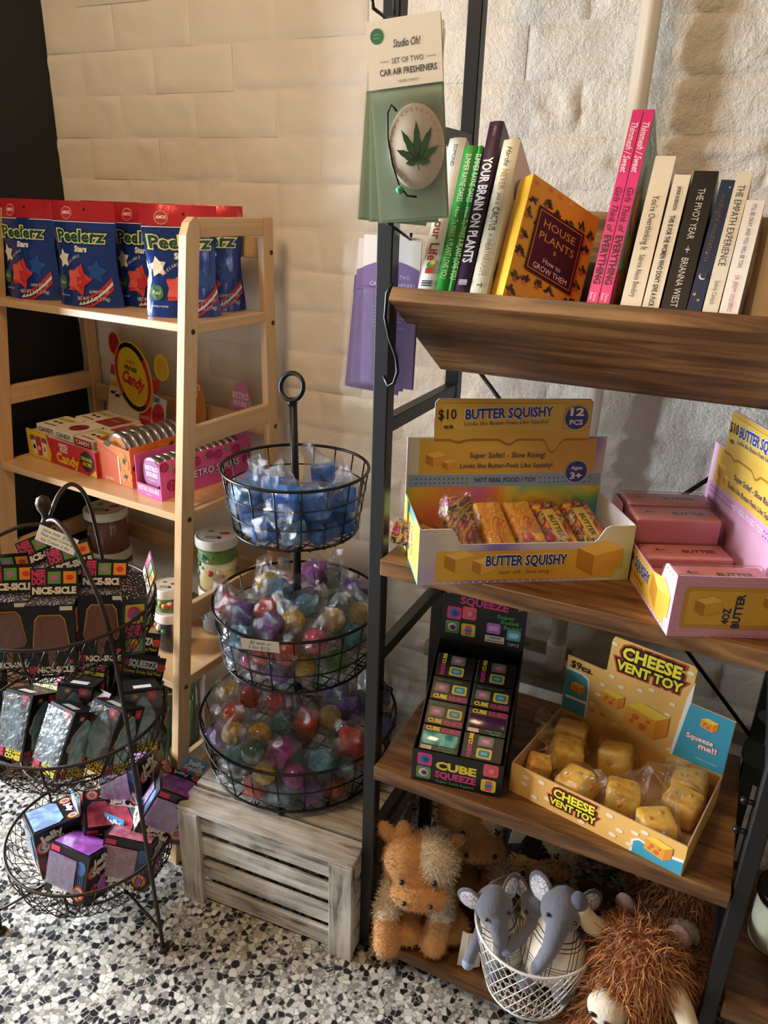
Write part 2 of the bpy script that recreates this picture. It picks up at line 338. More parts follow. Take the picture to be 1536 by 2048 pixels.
for zz in (0.607, 0.665):
    for x, sg in ((XL, 1), (XR, -1)):
        b = MB(); b.tube([(x + sg * 0.010, YF + 0.006, zz), (x + sg * 0.026, YF + 0.006, zz)], 0.0045, M_WIRE_BLACK, 8); b.ball((x + sg * 0.028, YF + 0.006, zz), 0.0065, M_WIRE_BLACK, None, 10); b.build('bolt', rack)
for a, c in (((-0.50, 1.392, 1.245), (0.150, 1.392, 0.56)), ((0.150, 1.396, 1.245), (-0.50, 1.396, 0.56))):
    MB().tube([a, c], 0.0042, M_WIRE_BLACK, 8).build('brace_rod', rack)
# V trough for the books: base sloping down to the back, back rest at a right angle
SL = 32.0; cS, sS = math.cos(R(SL)), math.sin(R(SL)); TR = FR((0, 1.045, 1.386), (1, 0, 0), (0, cS, -sS))   # x right, y down the base, z up off it
MB().box((-0.1685, 0.122, -0.011), (0.640, 0.244, 0.022), M_RUSTIC, TR, 0.001).build('trough_base', rack)
MB().box((-0.1685, 0.254, 0.130), (0.640, 0.020, 0.304), M_RUSTIC, TR, 0.001).build('trough_back', rack)
lp = thing('cable_loop', 'thin black cable looped round the left rack post by the books', 'cable', T(0, 0, 0))
cb = MB(); pts = [(-0.497, 1.05, 1.372), (-0.492, 1.042, 1.386), (-0.484, 1.040, 1.388)]
cb.tube([(-0.488, 1.046, 1.39), (-0.497, 1.046, 1.375), (-0.499, 1.046, 1.34), (-0.490, 1.044, 1.31), (-0.478, 1.044, 1.285), (-0.474, 1.044, 1.262), (-0.480, 1.044, 1.243), (-0.490, 1.045, 1.238), (-0.499, 1.048, 1.252)], 0.0028, M_WIRE_BLACK, 8)
cb.build('cable', lp)

# ------------------------------------------------------------------ bamboo ladder shelf
bam = thing('ladder_shelf', 'light bamboo ladder shelf with candy tiers beside the dark wall', 'shelf', T(-1.012, 1.04, 0, -4.8))
M_SCREW = mat('#4a3420', 0.5, 0.4)
BWID = 0.605
def fy(z): return 0.0 + 0.175 * z / 1.46       # front posts lean back
for sx in (0, -BWID):
    prof = [(fy(0) , 0), (fy(0) + 0.036, 0), (fy(1.44) + 0.036, 1.445), (fy(1.44) + 0.03, 1.462), (fy(1.44) + 0.022, 1.462), (fy(1.44) + 0.008, 1.452), (fy(1.42), 1.43)]
    Mx = FR((sx - 0.0095, 0, 0), (0, 1, 0), (0, 0, 1))
    mb = MB().prism(prof, -0.0095, 0.0095, M_BAMBOO, Mx); mb.build('front_post', bam)
    MB().box((sx - 0.0095, 0.417, 0.731), (0.019, 0.034, 1.462), M_BAMBOO, None, 0.002).build('rear_post', bam)
    MB().box((sx - 0.0095, (fy(1.44) + .036 + .4) / 2, 1.443), (0.0185, 0.40 - fy(1.44) - .036, 0.036), M_BAMBOO_Y, None, 0.0015).build('top_rail', bam)
    for z in (1.255, 1.035, 0.865, 0.64, 0.475, 0.26, 0.10):
        y0 = fy(z) + 0.034; hh = 0.045 if z in (1.035, 0.64, 0.26) else 0.022
        MB().box((sx - 0.0095, (y0 + .4) / 2, z), (0.016, 0.40 - y0, hh), M_BAMBOO_Y, None, 0.0015).build('side_rail', bam)
    if sx == 0:
        for z in (1.255, 0.868, 0.472):
            sc = MB(); Ms = FR((0.0, fy(z) + 0.022, z - 0.005), (0, 1, 0), (0, 0, 1)); sc.lathe([(0.0056, 0), (0.0056, 0.0006), (0.0032, 0.0007)], M_SCREW, 12, Ms); sc.lathe([(0.0028, 0.0007), (0.001, 0.0009)], mat('#14100c', .4), 10, Ms); sc.build('screw', bam)
        for z in (1.39, 1.24, 1.0): 
            sc = MB(); Ms = FR((0.0, 0.424, z), (0, 1, 0), (0, 0, 1)); sc.lathe([(0.0056, 0), (0.0056, 0.0006), (0.0032, 0.0007)], M_SCREW, 12, Ms); sc.build('screw', bam)
SHZ = (1.266, 0.877, 0.482, 0.11)
for z in SHZ:
    y0 = fy(z) + 0.006; xa, xb = -BWID, -0.019
    MB().box(((xa + xb) / 2, (y0 + .40) / 2, z - 0.0065), (xb - xa, .40 - y0, 0.013), M_BAMBOO_X, None, 0.001).build('shelf_board', bam)
    MB().box(((xa + xb) / 2, y0 - 0.003, z - 0.0075), (xb - xa, 0.007, 0.0165), M_BAMBOO_X, None, 0.0012).build('front_lip', bam)
for z in (1.40, 1.00, 0.61): MB().box((-BWID / 2 - 0.0095, 0.413, z), (BWID - 0.019, 0.012, 0.045), M_BAMBOO_X, None, 0.0015).build('back_rail', bam)
BM = T(-1.012, 1.04, 0, -4.8)
def BP(x, y, z, rz=0): return BM @ T(x, y, z, rz)

# ------------------------------------------------------------------ whitewashed crate
cr = thing('wooden_crate', 'whitewashed slatted wooden crate standing on the terrazzo under the basket stand', 'crate', T(-0.727, 0.993, 0, 4))
CW, CD, CH = 0.420, 0.375, 0.270
for sx in (-1, 1):
    for sy in (0, 1):
        MB().box((sx * (CW / 2 - 0.026), 0.009 + sy * (CD - 0.018), CH / 2 - 0.006), (0.052, 0.017, CH - 0.012), M_WASH_Z, None, 0.0015).build('corner_post', cr)
    for k in range(4): MB().box((sx * (CW / 2 - 0.0065), CD / 2, 0.032 + k * 0.066), (0.0125, CD - 0.036, 0.047), M_WASH_X, None, 0.0015).build('side_slat', cr)
for sy in (0, 1):
    for k in range(4):
        MB().box((0, 0.0185 + sy * (CD - 0.037), 0.030 + k * 0.066), (CW - 0.090, 0.010, 0.047), M_WASH_X, None, 0.0015).build('slat', cr)
for k in range(5): MB().box((0, 0.036 + k * 0.0755, CH - 0.006), (CW, 0.066, 0.0115), M_WASH_X, None, 0.0015).build('top_slat', cr)

# ------------------------------------------------------------------ black three-tier wire basket stand
BX, BY = -0.785, 1.245
bs = thing('basket_stand', 'black three-tier round wire basket stand with ring handle on the crate', 'basket stand', T(BX, BY, 0))
ring = lambda r, z, n=64: [(r * math.cos(2 * PI * i / n), r * math.sin(2 * PI * i / n), z) for i in range(n)]
MB().tube([(0, 0, 0.275), (0, 0, 0.55), (0, 0, 0.85), (-0.004, 0, 1.128)], [0.0085, 0.0085, 0.0085, 0.008], M_WIRE_BLACK, 14).build('pole', bs)
hd = MB().tube([(0.0255 * math.cos(a), 0.0255 * math.sin(a) * 0.25, 0.0255 * math.sin(a)) for a in [2 * PI * i / 40 for i in range(40)]], 0.0048, M_WIRE_BLACK, 10, True, T(-0.006, 0, 1.160)); hd.lathe([(0.0075, -0.004), (0.011, 0.004), (0.006, 0.014)], M_WIRE_BLACK, 14, T(-0.006, 0, 1.124)); hd.build('ring_handle', bs)
TIERS = ((0.997, 0.868, 0.149, 0.128, 18), (0.694, 0.563, 0.183, 0.163, 22), (0.405, 0.290, 0.225, 0.205, 24))
for zt, zb, rt, rbm, nv in TIERS:
    bk = MB(); bk.tube(ring(rt, zt), 0.0034, M_WIRE_BLACK, 8, True); 
    for q in ((1 / 3, 2 / 3) if zt > 0.5 else (0.5,)): bk.tube(ring(rt + (rbm - rt) * q + 0.001, zt + (zb - zt) * q), 0.0019, M_WIRE_BLACK, 6, True)
    bk.tube(ring(rbm, zb), 0.0028, M_WIRE_BLACK, 8, True)
    b2 = bk.build('basket', bs)
    for k in range(nv):
        wv = MB(); a = 2 * PI * (k + 0.3) / nv; c, s = math.cos(a), math.sin(a); wv.tube([(rt * c, rt * s, zt + 0.003), (rbm * c, rbm * s, zb), (rbm * .92 * c, rbm * .92 * s, zb - 0.003)], 0.0018, M_WIRE_BLACK, 6)
        wv.build('upright_wire', b2)
    fl = MB()
    for k in range(-5, 6):
        x = k * rbm / 5.6; h = math.sqrt(max(0, rbm * rbm - x * x)); fl.tube([(x, -h, zb - 0.002), (x, h, zb - 0.002)], 0.0016, M_WIRE_BLACK, 5); fl.tube([(-h, x, zb - 0.004), (h, x, zb - 0.004)], 0.0016, M_WIRE_BLACK, 5)
    fl.build('floor_grid', b2, None, 'stuff')
for a in (20, 110, 200, 290):
    MB().ball((0.195 * math.cos(R(a)), 0.195 * math.sin(R(a)), 0.2785), 0.0088, M_WIRE_BLACK).build('ball_foot', bs)

# ------------------------------------------------------------------ brown iron three-tier stand with chicken wire bowls
SX, SY = -1.118, 0.905
st = thing('wire_stand', 'rusty brown iron plant stand with three chicken wire bowls', 'wire stand', T(SX, SY, 0))
LEGA = (-13, -122, 108)
for i, a in enumerate(LEGA):
    c, s = math.cos(R(a)), math.sin(R(a)); top = 0.93 + (0.035 if a == 108 else 0); pr = [(0.0, top - (0.02 if a == 108 else 0)), (0.04, top + 0.012), (0.085, top - 0.012), (0.13, top - 0.07), (0.165, 0.80), (0.185, 0.70), (0.200, 0.52), (0.215, 0.30), (0.228, 0.12), (0.236, 0.006)]
    if a == 108: pr = [(0.0, 0.92), (0.05, 0.962), (0.10, 0.968), (0.145, 0.93), (0.17, 0.85), (0.185, 0.72), (0.186, 0.52), (0.180, 0.30), (0.172, 0.12), (0.166, 0.006)]
    if a == -122: pr = [(0, .925), (.05, .928), (.11, .905), (.15, .86), (.172, .78)] + [(r * .9, z) for r, z in pr[5:]]
    sp = []
    for k in range(len(pr) - 1):
        p0 = pr[max(0, k - 1)]; p1 = pr[k]; p2 = pr[k + 1]; p3 = pr[min(len(pr) - 1, k + 2)]
        for q in range(5):
            t = q / 5; f = lambda a0, a1, a2, a3: 0.5 * (2 * a1 + (a2 - a0) * t + (2 * a0 - 5 * a1 + 4 * a2 - a3) * t * t + (3 * a1 - a0 - 3 * a2 + a3) * t ** 3)
            sp.append((f(p0[0], p1[0], p2[0], p3[0]), f(p0[1], p1[1], p2[1], p3[1])))
    sp.append(pr[-1]); lg = MB().tube([(r * c, r * s, z) for r, z in sp], 0.0043, M_IRON, 8); l = lg.build('leg', st)
    fx = sp[-1][0]; MB().lathe([(0.012, 0.0), (0.013, 0.003), (0.007, 0.009)], M_IRON, 14, T(fx * c, fx * s, 0)).build('foot', l)
fn = MB().lathe([(0.004, -0.03), (0.010, -0.018), (0.005, -0.008), (0.012, 0.0), (0.006, 0.012), (0.0065, 0.02), (0.0125, 0.032), (0.014, 0.042), (0.011, 0.052), (0.003, 0.057)], M_IRON, 18, T(0, 0, 0.925)); fn.build('finial', st)
BOWLS = ((0.765, 0.665, 0.182), (0.510, 0.410, 0.182), (0.185, 0.080, 0.178))
for zt, zb, rt in BOWLS:
    bw = MB(); bw.tube(ring(rt, zt), 0.0034, M_IRON, 8, True); bw.tube(ring(rt * .62, zb), 0.0028, M_IRON, 8, True); bwl = bw.build('bowl_rim', st)
    for a in LEGA:
        rb2 = MB(); c, s = math.cos(R(a + 60)), math.sin(R(a + 60)); rb2.tube([(rt * c, rt * s, zt), (rt * .97 * c, rt * .97 * s, zt - .45 * (zt - zb)), (rt * .8 * c, rt * .8 * s, zb + .12 * (zt - zb)), (rt * .62 * c, rt * .62 * s, zb)], 0.0028, M_IRON, 6).build('rib', bwl)
    for a in LEGA:
        rb2 = MB(); c, s = math.cos(R(a)), math.sin(R(a)); rl = 0.185 + (0.765 - zt) * 0.075; rl *= 0.9 if a == -122 else 1; rb2.tube([(rt * .62 * c, rt * .62 * s, zb), (rl * c, rl * s, zb - (0.02 if zb < .1 else 0))], 0.003, M_IRON, 6) if zb < .1 else rb2.tube([(rt * c, rt * s, zt), (rl * c, rl * s, zt)], 0.003, M_IRON, 6)
        rb2.build('strut', bwl)
    def surf(u, v):      # u angle 0..1, v 0 rim .. 1 bottom edge .. 1.6 towards the centre
        a = 2 * PI * u; ww = min(v, 1.0); r = rt * (1 - 0.38 * ww ** 2.2); z = zt + (zb - zt) * math.sin(ww * PI / 2)
        if v > 1: r = rt * .62 * (1 - (v - 1) / 0.62); z = zb - 0.002
        return V((r * math.cos(a), r * math.sin(a), z))
    cw = MB(); nu = 52; rows = [i * 0.155 for i in range(10)]; rr2 = random.Random(int(zt * 100))
    P = {}
    def node(i, j):
        k = (i % nu, j)
        if k not in P: P[k] = surf((i % nu + 0.5 * (j % 2) + rr2.uniform(-.12, .12)) / nu, max(0, rows[j] + rr2.uniform(-.02, .02))) + V((rr2.uniform(-.0015, .0015),) * 3)
        return P[k]
    for j in range(len(rows) - 1):
        step = 1 if j < 7 else 2
        for i in range(0, nu, step):
            a = node(i, j)
            for b in ((node(i, j + 1), node(i - 1, j + 1)) if j % 2 == 0 else (node(i, j + 1), node(i + 1, j + 1))):
                cw.tube([a, (a + b) / 2 + V((rr2.uniform(-.002, .002), rr2.uniform(-.002, .002), rr2.uniform(-.002, .001))), b], 0.0010, M_IRON, 3)
    cw.build('chicken_wire', bwl, None, 'stuff')
# ------------------------------------------------------------------ books in the trough
M_PAGES = mat('#e9e0cc', 0.8)
def book(label, x0, x1, h, d, lean, cover, spine, texts, y0=0.005, name='book', side=None, rot=0.0, hard=True, group='books standing in the tilted trough'):
    t = x1 - x0; bk = thing(name, label, 'book', TR @ T(x0, y0, 0.0) @ Euler((0, R(lean), R(rot))).to_matrix().to_4x4(), group)
    cv = 0.0022 if hard else 0.0010; mc = mat(cover, 0.38); ms = mat(spine, 0.38); c = MB()
    c.box((cv / 2, d / 2 + .001, h / 2), (cv, d - .002, h), mc); c.box((t - cv / 2, d / 2 + .001, h / 2), (cv, d - .002, h), mc)
    n = 6; pr = [(t * i / n, -0.002 * math.sin(PI * i / n) if hard else 0.0) for i in range(n + 1)]; pr += [(t, 0.003), (0, 0.003)]
    c.prism(pr, 0, h, ms); c.build('cover', bk)
    g = 0.003 if hard else 0.0004; MB().box((t / 2, d / 2 - g / 2 + .001, h / 2), (t - 2 * cv, d - 2 * g - .002, h - 2 * g), M_PAGES).build('page_block', bk)
    P = Print(FR((t / 2, -0.0022 if hard else -0.0003, h), (0, 0, -1), (1, 0, 0)))     # x runs down the spine
    for tx in texts:
        s, at, hh, col = tx[:4]; kw = tx[4] if len(tx) > 4 else {}
        if s is None: hh(P, h, t)
        else: P.text(s, at * h, -hh / 2 + kw.pop('dy', 0), hh, col, 1, **({'al': 'L'} | kw))
    if texts: P.done(bk, 'spine_lettering')
    if side: S = Print(FR((t, 0, 0), (0, 1, 0), (0, 0, 1))); side(S, d, h); S.done(bk, 'cover_print')
    return bk
book('white plant care hardcover with red title ending in Life, leftmost on trough', -0.450, -0.424, 0.244, 0.15, -3.2, '#efe9dc', '#f0ebe0',
     [('EDMOND', 0.05, 0.006, '#3a3a3a', {'w': .035}), ('our Life', 0.56, 0.0135, '#b0242a', {'w': .062, 'bold': .02}), (None, 0, lambda P, h, t: (P.rect(h * .865, -.006, h * .90, .006, '#c8432c', 1), P.circ(h * .845, 0, .006, '#6d9a3a', 1), P.circ(h * .83, .003, .004, '#e6c84a', 2), P.rect(h * .945, -.008, h * .952, .008, '#222a38', 1), P.rect(h * .957, -.008, h * .966, .008, '#222a38', 1), P.rect(h * .972, -.008, h * .98, .008, '#222a38', 1)), None)])
for k, (xa, xb, lab) in enumerate(((-0.4235, -0.4035, 'bright green hardcover with white handwritten title, beside white plant book'), (-0.4025, -0.3945, 'second bright green hardcover, squeezed against the purple book'))):
    book(lab, xa, xb, 0.231, 0.15, -3.2, '#2f8f37', '#2f9138', [('SUMMER RAYNE OAKES', 0.06, 0.0085, '#e9f2df', {'w': .078, 'it': .2}), ('How', 0.43, 0.006, '#e9f2df', {'it': .3}), ('To MAKE A PLANT LOVE YOU', 0.52, 0.009, '#dfe9a0', {'w': .093, 'it': .2})])
book('dark purple hardcover with bold white title YOUR BRAIN ON PLANTS', -0.3935, -0.372, 0.271, 0.16, -3.0, '#35203a', '#3a1f3c', [('PERRY', .035, .004, '#b9a6bb', {}), ('YOUR BRAIN ON PLANTS', 0.22, 0.0135, '#f6f1ee', {'w': .165, 'bold': .03}), (None, 0, lambda P, h, t: (P.rect(h * .93, -.006, h * .936, .006, '#f0eae4', 1), P.rect(h * .94, -.0065, h * .947, .0065, '#f0eae4', 1), P.rect(h * .952, -.006, h * .958, .006, '#f0eae4', 1)), None)])
def leaf_side(S, d, h):
    S.rect(0, 0, d, h, '#e6ddc8', 0); rr = random.Random(5)
    for (x, y, L, a, col) in ((.035, .10, .05, 60, '#20423c'), (.06, .15, .055, 110, '#1d3a36'), (.03, .165, .045, 70, '#24483f'), (.075, .205, .05, 40, '#1d3a36'), (.05, .03, .05, 85, '#33552f'), (.03, .02, .05, 100, '#3d6238'), (.1, .12, .05, 150, '#20423c'), (.11, .19, .05, 100, '#20423c'), (.06, .125, .03, 95, '#c98e79')):
        for q in (-32, -16, 0, 16, 32):
            aa = R(a + q); dx, dy = math.cos(aa), math.sin(aa); l2 = L * (1 - abs(q) / 90); px, py = -dy * .0065, dx * .0065
            pts = [(x, y), (x + dx * l2 * .5 + px, y + dy * l2 * .5 + py), (x + dx * l2, y + dy * l2), (x + dx * l2 * .5 - px, y + dy * l2 * .5 - py)]
            S.poly([(min(max(p, .001), d - .001), min(max(q2, .001), h - .001)) for p, q2 in pts], col, 1 + (q + 32) // 16)
book('cream hardcover with dark leaf cover about never putting a cactus in bathroom', -0.3705, -0.3455, 0.241, 0.155, -2.0, '#e8dfca', '#e6dcc3', [('Hardie', .05, .008, '#2c2c2c', {'it': .4}), ('NEVER', .20, .0095, '#b98a4e', {'w': .032}), ('put a', .355, .006, '#3a3a3a', {'it': .3}), ('CACTUS', .45, .0105, '#2a2a2a', {'w': .036}), ('in the', .62, .005, '#3a3a3a', {'it': .3}), ('BATHROOM', .685, .009, '#b98a4e', {'w': .048}), ('T', .93, .008, '#333333', {'w': .008})], side=leaf_side)
def plant_cover(S, d, h):
    S.rect(0, 0, d, h, '#dfae35', 0); rr = random.Random(11)
    for i in range(40):
        x = .010 + (i % 6) * (d - .020) / 5 + rr.uniform(-.005, .005); y = .010 + (i // 6) * (h - .018) / 6 + rr.uniform(-.006, .006)
        S.rect(x - .004, max(.001, y - .006), x + .004, max(.004, y), rr.choice(['#c98a68', '#b56a50', '#d9b49a']), 1)
        for k in range(7):
            a = R(90 + (k - 3) * 30 + rr.uniform(-10, 10)); q = rr.uniform(.006, .012); cx, cy = x + math.cos(a) * q * .6, y + math.sin(a) * q * .6
            if .003 < cx < d - .003 and .004 < cy < h - .006: S.circ(cx, cy, q * .42, rr.choice(['#2b3a22', '#3d4f2a', '#23301f', '#4f6238']), 2 + k % 5, q * .2, 7, math.degrees(a))
    x0, x1, y0, y1 = d * .16, d * .84, h * .28, h * .80
    S.rect(x0, y0, x1, y1, '#3a2026', 8); S.rect(x0 + .004, y0 + .004, x1 - .004, y1 - .004, '#cf9a2c', 9); S.rect(x0 + .0055, y0 + .0055, x1 - .0055, y1 - .0055, '#3a2026', 10)
    m = d / 2; S.text('HOUSE', m, y1 - .026, .0115, '#d3b04a', 11, w=.062); S.text('PLANTS', m, y1 - .045, .0115, '#d3b04a', 11, w=.068); S.text('&', m, y1 - .057, .007, '#d3b04a', 11)
    S.text('How to', m, y0 + .021, .008, '#efe9dd', 11, w=.034); S.text('GROW THEM', m, y0 + .008, .0085, '#f4efe4', 11, w=.066)
# cover turned to the right so that it shows: thickness axis x, cover on +x side
book('yellow house plants hardcover turned to show its plant-patterned front cover', -0.345, -0.315, 0.186, 0.135, 0, '#dfae35', '#dfae35', [], y0=0.020, rot=-37, side=plant_cover)
def dark_cover(S, d, h):
    S.rect(0, 0, d, h, '#15171a', 0); S.text('HOUSE', d * .42, .070, .012, '#8d8f88', 1, w=.07); S.text('PLANTS', d * .42, .052, .012, '#8d8f88', 1, w=.07); S.text('AND THEIR', d * .42, .042, .0035, '#5d5f5a', 1)
    S.text('WICKED', d * .42, .027, .012, '#8d8f88', 1, w=.07); S.text('THOUGHTS', d * .42, .009, .012, '#8d8f88', 1, w=.09)
    for x, a in ((.04, 80), (.06, 100), (.075, 60), (.05, 120)): S.poly([(x, .10), (x + .03 * math.cos(R(a)) - .006, .10 + .02), (x + .05 * math.cos(R(a)), .10 + .04 * math.sin(R(a))), (x + .03 * math.cos(R(a)) + .006, .12)], '#3c4526', 1)
book('black house plants book facing out, tucked deep between yellow and pink books', -0.3050, -0.2880, 0.16, 0.115, 0, '#15171a', '#15171a', [], y0=0.205, rot=-86, side=dark_cover)
def girls_side(S, d, h):
    S.rect(0, 0, d, h, '#7fa092', 0)
    for x, y, rx, ry, c in ((.02, .03, .02, .03, '#b8405a'), (.05, .10, .03, .025, '#d8c05a'), (.03, .15, .02, .03, '#e0a070'), (.06, .17, .025, .02, '#4a6fa0'), (.09, .12, .03, .03, '#8a6a4a'), (.04, .21, .012, .02, '#5a4630'), (.05, .06, .02, .02, '#c8a25a')): S.circ(x, y, rx, c, 1 + int(x * 100) % 4, ry)
    S.text('Girls', .03, .25, .02, '#e8efe6', 5, it=.3)
for k, (xa, lab) in enumerate(((-0.2065, 'left of the two tall hot pink children books'), (-0.1915, 'right of the two tall hot pink children books, with green illustrated cover showing'))):
    book(lab, xa, xa + .0140, 0.287, 0.19, 0, '#c92a68', '#e0307c', [('Thimmesh / Sweet', .07, .009, '#f7dbe6', {'w': .075, 'it': .3, 'bold': .02}), ('Girls Think of', .41, .009, '#3a1220', {'w': .066, 'it': .35}), ('EVERYTHING', .655, .009, '#2a1018', {'w': .070, 'bold': .02}), ('Clarion', .945, .0036, '#f6dfe8', {'w': .012, 'dy': .0022}), ('Books', .945, .0036, '#f6dfe8', {'w': .010, 'dy': -.0028})], hard=False, side=girls_side)
book("cream paperback titled You're Overthinking It in serif letters", -0.163, -0.137, 0.217, 0.14, 0.2, '#ddd0ba', '#e3d5bc', [("You're Overthinking It", .27, .0085, '#3a342c', {'w': .078}), ('Sabrina Alexis Bendory', .66, .007, '#4a443a', {'w': .060})], hard=False)
book('cream paperback with bold black title for the women, beside the black book', -0.1355, -0.1150, 0.190, 0.14, 0.8, '#2a2520', '#e6d9c2', [('JANNE ROBINSON', .09, .0045, '#2a2622', {'w': .034, 'bold': .02}), ("THIS IS FOR THE WOMEN WHO DON'T GIVE A FUCK", .31, .0062, '#1a1816', {'w': .128, 'bold': .02})], hard=False)
book('thick black paperback titled THE PIVOT YEAR', -0.1125, -0.0825, 0.196, 0.14, 0.9, '#141314', '#131213', [('THE PIVOT YEAR', .13, .0085, '#d8cfbe', {'w': .072}), ('+', .545, .008, '#c9c0ae', {'w': .010}), ('BRIANNA WIEST', .63, .0085, '#d8cfbe', {'w': .068})], hard=False)
book('navy blue paperback with a small white crescent moon on its spine', -0.0815, -0.0645, 0.184, 0.13, 2.2, '#1f2b45', '#232f4a', [('midnight meditations', .11, .007, '#6a5a44', {'w': .095, 'it': .2}), (None, 0, lambda P, h, t: (P.circ(h * .735, 0, .0045, '#e8e2d2', 1), P.circ(h * .728, .001, .0042, '#232f4a', 2), P.circ(h * .06, .004, .0012, '#9fb6d8', 1), P.circ(h * .56, -.003, .0012, '#9fb6d8', 1), P.poly(star(h * .87, -.004, .003, .4), '#c9a24a', 1), P.poly(star(h * .91, .002, .0025, .4), '#c9a24a', 1)), None)], hard=False)
book('cream paperback titled THE EMPATH EXPERIENCE', -0.0630, -0.0450, 0.193, 0.14, 1.7, '#e0d6c4', '#e6dbc6', [('THE EMPATH EXPERIENCE', .085, .0085, '#4a4640', {'w': .112}), ('Sydney Campos', .77, .0052, '#6a645a', {'w': .032})], hard=False)
book('short white paperback with tiny spaced title beside the tan book', -0.0435, -0.0220, 0.156, 0.13, 1.4, '#e6dccf', '#f3ece4', [("IT'LL BE OKAY, AND YOU WILL BE TOO.", .035, .005, '#4a4a4a', {'w': .088}), ('DR. JEREMY GOLDBERG', .66, .005, '#b56070', {'w': .048})], hard=False)
def tan_side(S, d, h): S.rect(0, 0, d, h, '#c9a97a', 0); S.rect(.03, h * .1, .06, h * .22, '#2a2420', 1)
book('tan cloth hardcover at the right end with its front cover turned outward', -0.016, 0.008, 0.150, 0.13, 0, '#c9a97a', '#c4a273', [], y0=0.055, rot=-70, side=tan_side)

# ------------------------------------------------------------------ air freshener packs on hooks
def hook(label, M, pts):
    h = thing('wire_hook', label, 'hook', M); MB().tube(pts, 0.0022, M_WIRE_BLACK, 8).build('wire', h); return h
hook('black wire hook on left rack post above the green air fresheners', T(-0.500, 1.045, 1.735), [(0, .008, .03), (0, -.004, .03), (0.004, -.006, .0), (0.008, -.012, -.015), (0.012, -.05, -.022), (.014, -.085, -.02), (.014, -.09, -.008)])
hook('black wire hook on left rack post holding the purple air fresheners', T(-0.505, 1.052, 1.452), [(.0, .0, .02), (0.012, .01, .012), (.02, .028, .002), (.018, .05, -.004), (.018, .05, .006)])
GREEN = ('#7f9a63', '#6d8a5f')
def leaf_art(P, x, y, s, col):
    for a, L in ((90, 1.0), (62, .92), (118, .92), (28, .68), (152, .68), (-8, .36), (188, .36)):
        A = R(a); dx, dy = math.cos(A), math.sin(A); pts = []
        n = 7
        for sd in (1, -1):
            rng = range(n + 1) if sd == 1 else range(n - 1, 0, -1)
            for i in rng:
                t = i / n; w = .115 * math.sin(PI * t ** .8) * (1.0 if i % 2 else .78); pts.append((x + s * (dx * L * t - dy * w * sd), y + s * (dy * L * t + dx * w * sd)))
        P.poly(pts, col, 4)
    P.poly([(x - .006 * s * 3, y), (x + .006 * s * 3, y), (x + .02 * s, y - .25 * s), (x, y - .25 * s)], col, 4)
